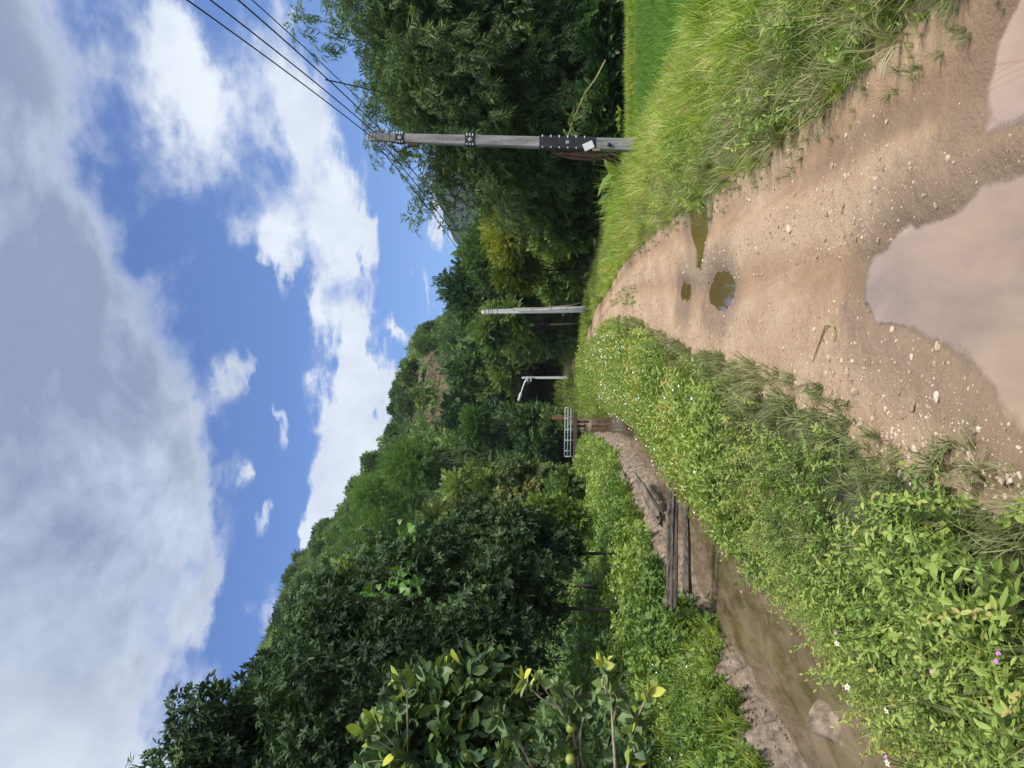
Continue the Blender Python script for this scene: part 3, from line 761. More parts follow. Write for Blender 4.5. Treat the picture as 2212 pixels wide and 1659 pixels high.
for _ in range(9000):
    y_ = rh.uniform(66, 196); t_ = rh.uniform(-.56, .27)
    x_ = t_ * y_
    gap = 4.0 + (y_ - 66) * .022
    if abs(x_ - 1.5 + (y_ - 50) * .035) < 4.5 and y_ < 78: continue
    if t_ > .10 and y_ > 120: continue
    if y_ > 104 and -.06 < t_ < .046 and rh.random() < .9: continue    # the bare reddish patch near the ridge
    if t_ < -.33 and y_ < 150: continue      # hidden behind the orchard trees
    if all((x_ - a) ** 2 + (y_ - b) ** 2 > gap * gap for a, b in spots): spots.append((x_, y_))
spots = spots[:290]
print('hill trees', len(spots))
first = set()
for i, (x_, y_) in enumerate(spots):
    k = int(rh.integers(0, len(protos))); s_ = rh.uniform(.72, 1.15) * (.85 if y_ < 85 else .68)
    if k not in first:
        first.add(k); put(protos[k], x_, y_, rh.uniform(0, 6), s_, -.5 if y_ < 100 else -1.9)
    else:
        dup(protos[k], (x_, y_, zat(x_, y_) - (.5 if y_ < 100 else 1.9)), rh.uniform(0, 6), (s_, s_, s_ * rh.uniform(.85, 1.2)))
# the low scrub and young growth between them, one mass at this distance
yc = rh.uniform(84, 192, 60000); tc_ = rh.uniform(-.40, .17, 60000); xc = tc_ * yc
bare_ = (yc > 118) & (tc_ > -.058 + .05 * fbm(xc * .12, yc * .12, 95, 3)) & (tc_ < .046 + .05 * fbm(xc * .12, yc * .12, 96, 3)) & (rh.random(60000) < .86)
xc, yc = xc[~bare_], yc[~bare_]; nc = len(xc)
cb = fbm(xc * .33, yc * .33, 97, 3); zc = height(xc, yc, False) + 1.0 + 5.0 * np.maximum(cb + .12, 0) + .8 * (yc > 165) + rh.normal(size=nc) * .35
gq = G(); wq = rh.integers(0, 3, nc); Dq = rh.normal(size=(nc, 3)) * .8 + [0, -.5, .5]; Mq = frames(Dq, np.tile([0, -.4, .9], (nc, 1)) + .5 * rh.normal(size=(nc, 3)))
for q_ in range(3):
    s_ = wq == q_; gq.add(*place(SP['small'][q_], np.stack([xc, yc, zc], -1)[s_], Mq[s_], rh.uniform(.8, 1.4, int(s_.sum())), .38 + 1.1 * cb[s_] + .5 * fbm(xc[s_] * .06, yc[s_] * .06, 98, 2) + rh.normal(size=int(s_.sum())) * .07))
o = gq.obj('hillside_scrub', M_['hill']); o['label'] = 'dense green scrub covering the hillside between its trees'; kind(o, 'stuff')
# a bare reddish scar of earth shows between trees near the ridge
def pt(sx, sy, Y):                           # ground place under a picture point at distance Y
    p = at(sx, sy, Y); return p[0], p[1]

# --- trees that can be told apart
def spec(seed, name, label, cat, sy, Yd, top, hw, bottom, sp, mat, count, size, nl=16, depth=1.0, **kw):
    t_ = (829.5 - sy) / FPX; x = t_ * Yd; g0 = zat(x, Yd)
    zt, zb = at(top, sy, Yd)[2], at(bottom, sy, Yd)[2]
    rx = hw / FPX * Yd; rz = (zt - zb) / 2; ch = (zt + zb) / 2 - g0
    kw.setdefault('r0_', .05 + .02 * rx)
    kw.setdefault('shell', (.5, 1.05)); kw.setdefault('lr', (.20, .38)); nl = int(nl * 1.4); kw.setdefault('lt', .34)
    tr_ = make_tree(seed, name, label, cat, zt - g0, (rx, rx * depth, rz), ch, nl, sp, count, size, mat, **kw)
    tr_.location = (x, Yd, g0)
    return tr_
spec(201, 'broadleaf_tree', 'leafy green tree right behind the near concrete pole, its crown below the arching bamboo tips', 'tree', 395, 42, 1000, 75, 1262, 'broad', 'hill', 3312, 0.56, 20)
spec(202, 'yellowgreen_tree', 'yellow green tree glowing among darker trees, taller of the two between the poles', 'tree', 490, 41, 1035, 85, 1190, 'small', 'yellow', 2500, .5, 16, base=.5)
spec(203, 'yellowgreen_tree', 'smaller yellow green tree low in front of the dark wood between the poles', 'tree', 585, 43, 1062, 48, 1170, 'small', 'yellow', 1100, .45, 10, base=.4)
spec(204, 'leafy_bush', 'rounded grey green bush at the field edge below the taller yellow green tree', 'bush', 470, 37, 1130, 75, 1290, 'broad', 'hill', 1840, 0.47, 14, base=.6)
spec(205, 'broadleaf_tree', 'tall dark tree with loose twigs topping the wood between the two concrete poles', 'tree', 560, 58, 958, 85, 1230, 'broad', 'dark', 3312, 0.67, 20, base=.52)
spec(206, 'broadleaf_tree', 'tall dark round tree rising directly behind the second concrete pole', 'tree', 640, 61, 943, 80, 1200, 'small', 'dark', 2760, 0.84, 18)
spec(207, 'broadleaf_tree', 'light leafed small tree standing beside the white second pole on its canal side', 'tree', 700, 55, 1012, 48, 1150, 'small', 'hill', 1564, 0.62, 12, base=.72)
spec(208, 'leafy_bush', 'low bush smothered in creeper beside the second pole on its field side', 'bush', 610, 50, 1125, 60, 1285, 'small', 'creeper', 2200, .48, 14, base=.38)
spec(209, 'leafy_bush', 'dark creeper hung bush between the yellow green trees and the second pole', 'bush', 545, 47, 1160, 55, 1290, 'small', 'hill', 1748, 0.50, 12, base=.5)
spec(210, 'broadleaf_tree', 'dark tall tree behind and between the second pole and the lamp arm pole', 'tree', 765, 82, 945, 80, 1215, 'broad', 'dark', 2668, 0.78, 18, base=.5)
spec(211, 'broadleaf_tree', 'pale green leafy tree just above the top of the lamp arm pole', 'tree', 800, 79, 1035, 55, 1160, 'small', 'hill', 1564, 0.73, 12, base=.7)
spec(212, 'leafy_bush', 'dark bush at the road bend between the second pole and the lamp arm pole', 'bush', 735, 62, 1150, 48, 1262, 'small', 'dark', 1380, 0.62, 10, base=.6)
spec(213, 'broadleaf_tree', 'dark shaded tree behind the lamp arm of the farthest pole', 'tree', 885, 86, 935, 90, 1235, 'broad', 'dark', 2668, 0.84, 18, base=.34)
spec(214, 'broadleaf_tree', 'dark tree rising straight behind the metal bridge railing', 'tree', 955, 76, 985, 75, 1235, 'small', 'dark', 2300, 0.84, 16, base=.36)
spec(215, 'vine_draped_tree', 'tree draped in bright green vine high above the bridge railing', 'tree', 920, 70, 985, 42, 1065, 'small', 'bright', 1300, .55, 10, base=.3)
spec(216, 'leafy_bush', 'yellowish bush with bare twisting twigs at the orchard side end of the bridge', 'bush', 1045, 42, 1050, 60, 1245, 'bigleaf', 'bush', 1500, .36, 14, base=.45)
spec(217, 'broadleaf_tree', 'mid green tree with trailing creeper between the feathery bamboo and the bridge', 'tree', 1050, 52, 930, 70, 1200, 'small', 'hill', 2576, 0.65, 18, base=.55)
spec(218, 'creeper_mound', 'bright green mound of creeper swallowing a shrub beside the orchard trees', 'bush', 1125, 25, 1105, 58, 1275, 'small', 'creeper', 3000, .28, 16, base=.45)
spec(219, 'leafy_bush', 'dark trimmed looking bush between the creeper mound and the bridge end', 'bush', 1055, 33, 1178, 46, 1258, 'small', 'dark', 1380, 0.38, 10, base=.62)
spec(220, 'broadleaf_tree', 'olive green tree on the slope just above the top of the orchard trees', 'tree', 1255, 62, 672, 60, 960, 'broad', 'hill', 2392, 0.69, 16, base=.55)
spec(224, 'broadleaf_tree', 'olive tree with rusty leaves between the orchard trees and the feathery bamboo', 'tree', 1130, 46, 880, 60, 1160, 'small', 'bush', 2600, .5, 16, base=.3)
spec(225, 'broadleaf_tree', 'tall tree on the hill foot just beyond the bridge, crown half way up the slope', 'tree', 990, 82, 880, 60, 1060, 'broad', 'hill', 2116, 0.84, 14, base=.45)
# back rows closing the wood on the field side
for k_, (sy_, Y_, top_, hw_) in enumerate([(330, 50, 1055, 90), (215, 44, 975, 85), (100, 46, 900, 100), (-20, 44, 830, 110), (-150, 44, 800, 120), (430, 52, 1060, 60), (780, 92, 1100, 90), (840, 96, 1080, 90)]):
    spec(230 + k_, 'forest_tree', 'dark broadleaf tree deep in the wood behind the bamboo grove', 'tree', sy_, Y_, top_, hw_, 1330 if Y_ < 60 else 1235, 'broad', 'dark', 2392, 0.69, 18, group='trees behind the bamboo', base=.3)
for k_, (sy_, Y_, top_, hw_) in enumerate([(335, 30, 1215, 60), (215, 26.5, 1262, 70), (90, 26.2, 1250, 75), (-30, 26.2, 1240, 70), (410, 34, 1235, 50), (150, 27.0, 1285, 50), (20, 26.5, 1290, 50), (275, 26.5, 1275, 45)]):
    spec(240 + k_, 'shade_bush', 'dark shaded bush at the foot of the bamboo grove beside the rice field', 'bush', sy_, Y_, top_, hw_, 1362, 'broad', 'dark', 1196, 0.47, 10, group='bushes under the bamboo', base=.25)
# feathery bright bamboo up the slope
for k_, (sy_, Y_, top_, hw_, lab) in enumerate([(1165, 72, 712, 60, 'largest feathery light green bamboo clump on the slope above the orchard trees'),
                                               (1085, 76, 750, 58, 'middle feathery light green bamboo clump on the slope, between the two others'),
                                               (1015, 70, 815, 45, 'small feathery light green bamboo clump on the slope on the bridge side of the others')]):
    spec(250 + k_, 'feathery_bamboo', lab, 'bamboo', sy_, Y_, top_, hw_, 955, 'feather', 'feather', 3300, .95, 18, base=.5, lt=.3, lr=(.24, .4), bark='culm')
# orchard of dark long-leaved trees
ML = [('dark mango tree nearest the citrus tree, the tallest of the orchard row', 1665, 10.5, 205, 250, 1262),
      ('tall dark mango tree between the citrus tree and the one hung with bright vine', 1500, 13.5, 415, 220, 1295),
      ('dark glossy mango tree carrying trailing bright vines above the wooden stake', 1318, 16.5, 612, 168, 1290),
      ('lower mango tree at the end of the orchard beside the creeper mound', 1195, 19, 880, 110, 1280)]
for k_, (lab, sy_, Y_, top_, hw_, bot_) in enumerate(ML):
    spec(260 + k_, 'mango_tree', lab, 'tree', sy_, Y_, top_, hw_, bot_, 'mango', 'mango', [9500, 9000, 7200, 4600][k_], [.165, .18, .19, .20][k_], [30, 30, 26, 18][k_], base=.5, lt=.26, lr=(.2, .34), up=.35, skin=.45, r0_=.045, every=2, jitter=1.1, shell=(.35, 1.05))

# --- bamboo grove beside the rice field
def bamboo(seed, label, x, y, ncul, H, spread, tips=(), dens=1.0, group=None, base=.42):
    r_ = np.random.default_rng(seed); z0 = zat(x, y)
    t = thing('bamboo_clump', label, 'bamboo', (x, y, z0), group)
    P, Dm, tint = [], [], []
    for i in range(ncul + len(tips)):
        a = r_.uniform(0, 2 * PI); b0 = np.array([math.cos(a), math.sin(a), 0]) * r_.uniform(.1, .9)
        if i < ncul:
            h = H * r_.uniform(.62, 1.0); sp_ = spread * r_.uniform(.2, 1.0)
            tip = b0 + np.array([math.cos(a) * sp_, math.sin(a) * sp_, h])
            arch = r_.uniform(.15, .5)
        else:
            tip = np.array(tips[i - ncul]) - [x, y, z0]; arch = .55; h = tip[2]
        tt = np.linspace(0, 1, 12)[:, None]
        ctrl = b0 + (tip - b0) * np.array([.18, .18, .95 + .25 * arch])
        path = (1 - tt) ** 2 * b0 + 2 * tt * (1 - tt) * ctrl + tt ** 2 * tip
        v, t_ = tube(path, np.linspace(.036, .007, 12), 5, False)
        link('culm', mesh('culm', v, t_, M_['culm'], None, True), t)
        nn = int(17 * dens) if i < ncul else 13
        lo = .16 if i < ncul else .35
        for q_ in r_.uniform(lo, 1.0, nn):
            k_ = q_ * 11; i0 = min(int(k_), 10); c = path[i0] + (path[i0 + 1] - path[i0]) * (k_ - i0)
            far = (.30 + .75 * math.sin(PI * min(1, q_ * .9))) if i < ncul else .28
            off = r_.normal(size=3) * [far, far, .2]; ct = r_.uniform(-.26, .26)
            m_ = int(19 * dens) if i < ncul else 4
            rr = (.36 if i < ncul else .22)
            pp = c + off + r_.normal(size=(m_, 3)) * [rr, rr, rr * .8]
            dd = off / (np.linalg.norm(off) + .1) + r_.normal(size=(m_, 3)) * .55 + [0, 0, -.25]
            P.append(pp); Dm.append(dd); tint.append(base + ct + r_.normal(size=m_) * .07)
    P, Dm, tint = np.concatenate(P), np.concatenate(Dm), np.concatenate(tint)
    g = G(); wh = r_.integers(0, 5, len(P)); M = frames(Dm, np.tile([0, 0, 1.0], (len(P), 1)) + .3 * r_.normal(size=(len(P), 3)))
    sz = r_.uniform(.38, .72, len(P))
    for q_ in range(5):
        s_ = wh == q_; g.add(*place(SP['bamboo'][q_], P[s_], M[s_], sz[s_], tint[s_]))
    g.obj('foliage', M_['bamboo'], t)
    return t
def bpos(sy, Yd): return (829.5 - sy) / FPX * Yd, Yd
BL = 'bamboo clump '
x_, y_ = bpos(60, 27.5); bamboo(301, 'tallest bamboo clump at the rice field corner, one leafy spray standing above the rest', x_, y_, 24, at(735, 60, 27.5)[2], 2.4, tips=[at(645, 10, 26), at(690, 60, 26.5)])
x_, y_ = bpos(-90, 27.5); bamboo(302, 'bamboo clump beyond the rice field, last of the grove away from the pole', x_, y_, 22, at(690, -60, 28)[2], 2.6)
x_, y_ = bpos(175, 28.5); bamboo(303, 'bamboo clump in the middle of the grove, directly above the pale leaning cane', x_, y_, 24, at(822, 170, 29)[2], 2.0)
x_, y_ = bpos(270, 30.5); bamboo(304, 'bamboo clump behind the near pole, thin stems arching towards the wires', x_, y_, 20, at(955, 260, 31)[2], 1.5,
       tips=[at(880, 400, 29), at(915, 440, 29.5), at(905, 495, 30), at(960, 470, 30.5), at(870, 335, 29.5), at(985, 505, 31), at(950, 400, 31), at(905, 460, 31), at(935, 420, 30.2)])
x_, y_ = bpos(350, 34); bamboo(305, 'shorter bamboo clump ending the grove between near pole and yellow green tree', x_, y_, 16, at(1025, 350, 34)[2], 1.15)
x_, y_ = bpos(120, 33); bamboo(306, 'bamboo clump standing in the second row, half hidden by the front clumps', x_, y_, 18, at(810, 120, 33)[2], 2.5)

# ------------------------------------------------------------------ ground cover
def scatter(tmpls, x, y, size, tint, r_, tilt=.18, sink=.0, lean=None):
    n = len(x); z = height(x, y) - sink
    up = np.stack([r_.normal(size=n) * tilt, r_.normal(size=n) * tilt, np.ones(n)], -1)
    if lean is not None: up[:, :2] += lean
    up = nrm(up); a = r_.uniform(0, 2 * PI, n)
    fw = np.stack([np.cos(a), np.sin(a), 0 * a], -1)
    xx = nrm(np.cross(fw, up)); yy = np.cross(up, xx)
    M = np.stack([xx, yy, up], -1)
    tint = np.minimum(tint, .86 + .08 * r_.random(n) ** 4)
    P = np.stack([x, y, z], -1); wh = r_.integers(0, len(tmpls), n); g = G()
    for q_ in range(len(tmpls)):
        s_ = wh == q_
        if s_.any(): g.add(*place(tmpls[q_], P[s_], M[s_], size[s_], tint[s_]))
    return g
def region(r_, n, y0, y1, fx, power=1.0):
    """n random places; y density falls as y**-power; fx(y, u) gives x"""
    u = r_.random(n)
    if abs(power - 1) < 1e-6: y = y0 * (y1 / y0) ** u
    else:
        p = 1 - power; y = (y0 ** p + u * (y1 ** p - y0 ** p)) ** (1 / p)
    return fx(y, r_.random(n)), y
rt = np.random.default_rng(5)
HERB_HI = [herb(rt, 7, .34, 'oval', .27) for _ in range(6)] + [herb(rt, 5, .46, 'oval', .30, whorl=3) for _ in range(2)]
HERB_LO = [herb(rt, 6, .42, 'flat', .30, stem=False) for _ in range(4)]
CREEP_LO = [herb(rt, 4, .75, 'flat', .36, stem=False, whorl=3) for _ in range(3)]
CREEP_HI = [herb(rt, 4, .7, 'oval', .34, whorl=3) for _ in range(3)]
GR_HI = [grass_tuft(rt, 14, 1, .85, .017, 5, .12) for _ in range(5)]
GR_BIG = [grass_tuft(rt, 28, 1, .9, .013, 6, .18) for _ in range(5)]
GR_WIDE = [grass_tuft(rt, 7, 1, .8, .018, 6, .10) for _ in range(4)]
GR_LO = [grass_tuft(rt, 12, 1, .75, .024, 3, .18) for _ in range(4)]
GR_FLAT = [grass_tuft(rt, 18, 1, 1.25, .012, 5, .10) for _ in range(4)]
STEM = [(lambda v: (v[0], v[1], np.zeros(len(v[0]))))(tube([[0, 0, 0], [a_ * .3, b_ * .3, .55], [a_, b_, 1.0]], [.008, .007, .003], 4, False)) for a_, b_ in rt.normal(size=(5, 2)) * .35]
HERB_SM = [herb(rt, 9, .5, 'hex', .15, whorl=3, lean=.5) for _ in range(5)]
def stuff(name, label, parts, mat):
    g = G()
    for p_ in parts: g.add(*p_.arrays())
    o = g.obj(name, mat); o['label'] = label; return kind(o, 'stuff')
def patch(x, y, s, seed): return fbm(x * s, y * s, seed, 3)

# leafy verge between road and canal
rv_ = np.random.default_rng(21)
def fx_v(y, u): return cv(WR, y) - .02 + (cv(RL, y) - cv(WR, y) - .08) * u
def vs(x, y): return (cv(RL, y) - x) / (cv(RL, y) - cv(WR, y))
parts = []
x, y = region(rv_, 6200, 2.3, 8, fx_v, .6)
s_ = vs(x, y); k = (rv_.random(len(x)) < sstep(.05, .42, s_ + .55 * patch(x, y, 1.3, 3)) * (.55 + 1.2 * np.clip(patch(x, y, 2.2, 5) + .3, 0, 1))); x, y, s_ = x[k], y[k], s_[k]
low = 1 - .45 * sstep(.72, 1.0, s_)
sm = patch(x, y, 1.0, 6) + .10 * rv_.normal(size=len(x)) > .03; bg_ = ~sm & (rv_.random(len(x)) < .62)
sz_ = rv_.uniform(.08, .26, len(x)) * low * (1 + 1.1 * patch(x, y, .7, 4)); tn_ = .46 + .85 * patch(x, y, 1.1, 7) + rv_.normal(size=len(x)) * .13
parts.append(scatter(HERB_HI, x[bg_], y[bg_], sz_[bg_], tn_[bg_], rv_, .55))
parts.append(scatter(HERB_SM, x[sm], y[sm], sz_[sm] * 1.15, tn_[sm] + .06, rv_, .6))
x, y = region(rv_, 15000, 7.4, 44, fx_v, 1.1)
s_ = vs(x, y); k = (rv_.random(len(x)) < sstep(-.02, .34, s_ + .5 * patch(x, y, 1.3, 3)) * (.6 + 1.2 * np.clip(patch(x, y, 1.6, 5) + .3, 0, 1))); x, y, s_ = x[k], y[k], s_[k]
low = 1 - .4 * sstep(.72, 1.0, s_)
parts.append(scatter(HERB_LO, x, y, rv_.uniform(.15, .38, len(x)) * (1 + .014 * y) * low, .50 + .8 * patch(x, y, .7, 7) + rv_.normal(size=len(x)) * .12, rv_, .5))
x, y = region(rv_, 2600, 40, 110, lambda y, u: cv(WR, y) + (cv(RL, y) - cv(WR, y) + .2) * u, .8)
parts.append(scatter(HERB_LO, x, y, rv_.uniform(.45, .85, len(x)), .48 + rv_.normal(size=len(x)) * .12, rv_, .3))
stuff('verge_herbs', 'low leafy green herbs covering the verge between the road and the canal', parts, M_['herb'])
parts = []
def fx_e(y, u): return cv(RL, y) + .10 - (cv(RL, y) - cv(WR, y)) * .5 * u ** 1.1
x, y = region(rv_, 520, 2.3, 8, fx_e, .6); k = patch(x, y, 1.7, 9) > -.10; x, y = x[k], y[k]
parts.append(scatter(GR_FLAT, x, y, rv_.uniform(.10, .26, len(x)), .45 + .6 * patch(x, y, 1.5, 9) + rv_.normal(size=len(x)) * .15, rv_, .4))
x, y = region(rv_, 2400, 6.5, 40, fx_e, 1.0); k = patch(x, y, 1.7, 9) > -.14; x, y = x[k], y[k]
parts.append(scatter(GR_LO, x, y, rv_.uniform(.12, .28, len(x)), .42 + .6 * patch(x, y, 1.5, 9) + rv_.normal(size=len(x)) * .12, rv_, .4))
x, y = region(rv_, 1900, 2.3, 14, fx_v, .6); k = patch(x, y, 1.2, 11) > -.04; x, y = x[k], y[k]
parts.append(scatter(GR_FLAT + GR_WIDE, x, y, rv_.uniform(.14, .36, len(x)), .42 + rv_.normal(size=len(x)) * .16, rv_, .4))
stuff('dry_verge_grass', 'half dry grass fringing the canal side of the road', parts, M_['drygrass'])
x, y = region(rv_, 900, 2.3, 16, fx_v, .8); k = (vs(x, y) > .12) & (vs(x, y) < .85); x, y = x[k], y[k]
stuff('dry_stems', 'thin brown stems tangled through the verge herbs', [scatter(STEM, x, y, rv_.uniform(.10, .28, len(x)), .5 + 0 * x, rv_, .8)], M_['drystem'])
# orchard side bank
rb = np.random.default_rng(22)
def fx_b(y, u): return cv(WL, y) - .0 - (5.8 + .12 * y) * u ** 1.25
parts = []
def notmud(x, y, r_): 
    d = cv(WL, y) - x
    return r_.random(len(x)) < sstep(-.03, .16, d - .26 * sstep(12.5, 15, y) + .34 * patch(x, y, 1.3, 15))
x, y = region(rb, 8200, 5.5, 14, fx_b, .8); k = notmud(x, y, rb); x, y = x[k], y[k]
parts.append(scatter(HERB_HI + CREEP_HI, x, y, rb.uniform(.12, .32, len(x)), .43 + 1.2 * patch(x, y, .8, 17) + rb.normal(size=len(x)) * .10, rb, .5))
x, y = region(rb, 20000, 12, 62, fx_b, 1.0); k = notmud(x, y, rb); x, y = x[k], y[k]
parts.append(scatter(CREEP_LO + HERB_LO, x, y, rb.uniform(.18, .42, len(x)) * (1 + .008 * y), .42 + .12 * sstep(14, 22, y) + 1.2 * patch(x, y, .5, 17) + rb.normal(size=len(x)) * .10, rb, .5))  # farther bank tinted brighter, its sunlight put into the leaf colour
stuff('bank_creeper', 'tangled green creeper and herbs over the orchard side bank of the canal', parts, M_['creeper'])
parts = []
x, y = region(rb, 1500, 5.2, 13, lambda y, u: cv(WL, y) - .08 - 2.0 * u ** 2.0, .8); k = notmud(x, y, rb); x, y = x[k], y[k]
parts.append(scatter(GR_HI + GR_WIDE, x, y, rb.uniform(.20, .40, len(x)), .48 + rb.normal(size=len(x)) * .14, rb, .4, lean=np.stack([.35 + 0 * x, -.1 + 0 * x], -1)))
x, y = region(rb, 1600, 13, 60, lambda y, u: cv(WL, y) - .1 - 2.4 * u, .8); k = notmud(x, y, rb); x, y = x[k], y[k]
parts.append(scatter(GR_LO, x, y, rb.uniform(.25, .42, len(x)), .45 + rb.normal(size=len(x)) * .12, rb, .3))
stuff('bank_grass', 'grass growing on top of the mud bank of the canal', parts, M_['grass'])
# under the orchard and on the forest floor
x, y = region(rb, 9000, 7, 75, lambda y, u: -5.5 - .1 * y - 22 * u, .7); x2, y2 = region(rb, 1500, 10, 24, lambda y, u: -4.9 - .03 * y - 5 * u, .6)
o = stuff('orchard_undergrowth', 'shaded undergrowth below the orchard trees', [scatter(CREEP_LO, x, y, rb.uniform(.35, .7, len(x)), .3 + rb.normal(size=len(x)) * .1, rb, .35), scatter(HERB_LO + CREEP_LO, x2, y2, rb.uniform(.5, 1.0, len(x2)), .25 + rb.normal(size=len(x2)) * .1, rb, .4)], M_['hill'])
# field side verge: long soft grass in clumps over a lower sward
rg = np.random.default_rng(23)
def width_r(y): return np.where(y < 10, 3.4, np.where(y < 24, np.interp(y, [13, 22], [3.1, 3.9]), 3.6))
def fx_r(y, u): return cv(RR, y) - .02 + (width_r(y) + .05) * u
parts = []
x, y = region(rg, 3600, 2.6, 10, fx_r, .5); tall = sstep(.2, 1.2, x - cv(RR, y))
parts.append(scatter(GR_HI, x, y, (.13 + .12 * tall) * rg.uniform(.7, 1.3, len(x)), .38 + .22 * tall + .9 * patch(x, y, 1.2, 25) + rg.normal(size=len(x)) * .10, rg, .45))
x, y = region(rg, 1500, 2.6, 11, fx_r, .5); pt_ = patch(x, y, .9, 26); k = pt_ > -.10; x, y, pt_ = x[k], y[k], pt_[k]; tall = sstep(.2, 1.2, x - cv(RR, y))
parts.append(scatter(GR_BIG, x, y, (.22 + .22 * tall) * (1 - .6 * sstep(.65, .9, (x - cv(RR, y)) / 3) * (y > 8)) * rg.uniform(.6, 1.25, len(x)), .44 + .16 * tall + .9 * pt_ + rg.normal(size=len(x)) * .14, rg, .35, lean=np.stack([-.30 * (1 - tall), -.08 + 0 * tall], -1)))
x, y = region(rg, 1300, 2.6, 12, fx_r, .5); tall = sstep(.2, 1.2, x - cv(RR, y))
parts.append(scatter(GR_WIDE, x, y, (.20 + .22 * tall) * (1 - .6 * sstep(.65, .9, (x - cv(RR, y)) / 3) * (y > 8)) * rg.uniform(.7, 1.2, len(x)), .62 + rg.normal(size=len(x)) * .16, rg, .4))
x, y = region(rg, 8000, 9, 44, fx_r, 1.1); tall = sstep(.3, 1.4, x - cv(RR, y)); pt_ = patch(x, y, .9, 25)
edge = 1 - .62 * sstep(.72, .95, (x - cv(RR, y)) / width_r(y)) * ((y > 8.8) & (y < 22))
parts.append(scatter(GR_LO, x, y, (.16 + .16 * tall + .2 * pt_) * rg.uniform(.6, 1.3, len(x)) * edge, .46 + .14 * tall + .95 * pt_ + rg.normal(size=len(x)) * .13, rg, .4))
x, y = region(rg, 2400, 9, 44, fx_r, 1.0); pt_ = patch(x, y, 1.1, 28); k = pt_ > -.06; x, y, pt_ = x[k], y[k], pt_[k]
edge = (1 - .62 * sstep(.72, .95, (x - cv(RR, y)) / width_r(y)) * ((y > 8.8) & (y < 22))) * (1 - .55 * sstep(1.3, .3, x - cv(RR, y)) * sstep(17, 14, y))
parts.append(scatter([(v * [1, 1, 1], t_, a_) for v, t_, a_ in GR_BIG], x, y, rg.uniform(.28, .62, len(x)) * edge, .56 + .9 * pt_ + rg.normal(size=len(x)) * .18, rg, .3))
x, y = region(rg, 1500, 44, 100, fx_r, .8)
parts.append(scatter(GR_LO, x, y, rg.uniform(.4, .7, len(x)), .5 + rg.normal(size=len(x)) * .1, rg, .3))
# strip of weeds in the middle of the road at the bend, and the bund at the far side of the paddy
x, y = region(rg, 300, 17.5, 27, lambda y, u: np.interp(y, [17, 22, 27], [1.95, 2.55, 2.95]) + .5 * (u - .5), 1); k = rg.random(len(x)) < .25 + 1.6 * np.maximum(0, patch(x, y, 1.5, 39)); x, y = x[k], y[k]
parts.append(scatter(GR_LO, x, y, rg.uniform(.06, .14, len(x)), .30 + rg.normal(size=len(x)) * .1, rg, .3))
x, y = region(rg, 3600, 23.4, 24.6, lambda y, u: cv(RR, y) + 2.9 + 12 * u, 0)
parts.append(scatter(GR_LO, x, y, rg.uniform(.14, .34, len(x)), .62 + rg.normal(size=len(x)) * .1, rg, .3))
stuff('verge_grass', 'long soft green grass on the field side of the road', parts, M_['grass'])
x, y = region(rg, 800, 2.6, 18, lambda y, u: cv(RR, y) - .04 + 1.5 * u, .6)
x3, y3 = region(rg, 420, 2.6, 20, lambda y, u: cv(RR, y) + .06 - .34 * u ** 1.6, .7)
stuff('faded_grass', 'faded drooping grass mixed into the field side verge', [scatter(GR_FLAT + GR_BIG, x, y, rg.uniform(.18, .38, len(x)), .55 + rg.normal(size=len(x)) * .15, rg, .5, lean=np.stack([-.25 + 0 * x, 0 * x], -1)), scatter(GR_FLAT, x3, y3, rg.uniform(.04, .16, len(x3)), .45 + rg.normal(size=len(x3)) * .2, rg, .5)], M_['drygrass'])
# leafy weeds mixed into that grass
x, y = region(rg, 1900, 3.2, 22, fx_r, .9); k = patch(x, y, 1.0, 27) > -.02; x, y = x[k], y[k]
stuff('verge_weeds', 'broad leafed weeds mixed into the long grass', [scatter(HERB_HI[:5], x, y, rg.uniform(.15, .36, len(x)), .55 + rg.normal(size=len(x)) * .14, rg, .5)], M_['herb'])
# rice
x, y = rg.uniform(4.5, 18, 20000), rg.uniform(9.8, 23.6, 20000)
k = (x - cv(RR, y) > np.interp(y, [13, 22], [3.1, 3.9])) & (height(x, y, False) < -.45); x, y = x[k], y[k]
RICE = [grass_tuft(rt, 9, 1, .35, .020, 3, .12) for _ in range(4)]
stuff('rice_field', 'even bright green young rice filling the paddy', [scatter(RICE, x, y, rg.uniform(.22, .30, len(x)), .5 + .4 * patch(x, y, .5, 29) + rg.normal(size=len(x)) * .08, rg, .15)], M_['rice'])

# ------------------------------------------------------------------ stones and gravel
rs = np.random.default_rng(31)
ST = [stone_tmpl(400 + i, 1, .55) for i in range(6)]
def stones(x, y, size, sink=.3):
    n = len(x); z = height(x, y) + size * (.35 - sink)
    M = np.einsum('nij,njk->nik', rotz_m(rs.uniform(0, 6, n)), np.tile(np.eye(3), (n, 1, 1))); wh = rs.integers(0, 6, n); g = G()
    for q_ in range(6):
        s_ = wh == q_; g.add(*place(ST[q_], np.stack([x, y, z], -1)[s_], M[s_], size[s_], rs.uniform(0, 1, s_.sum())))
    return g
def fx_road(y, u): return cv(RL, y) - .05 + (cv(RR, y) - cv(RL, y) + .1) * u
x, y = region(rs, 34000, 2.4, 22, fx_road, 1.15)
u = (x - cv(RL, y)) / (cv(RR, y) - cv(RL, y)); dens = np.clip(.30 + .9 * np.exp(-(u / .22) ** 2) + .55 * np.exp(-((u - .62) / .12) ** 2) - .5 * np.exp(-((u - .43) / .09) ** 2) - .4 * np.exp(-((u - .81) / .09) ** 2) + 2.0 * patch(x, y, .9, 33), .03, 1)
k = (rs.random(len(x)) < dens) & (puddle_sd(x, y) > -.02); x, y = x[k], y[k]
g = stones(x, y, np.clip(.0028 * np.exp(rs.normal(size=len(x)) * .70), .0015, .017) * (1 + .07 * y))
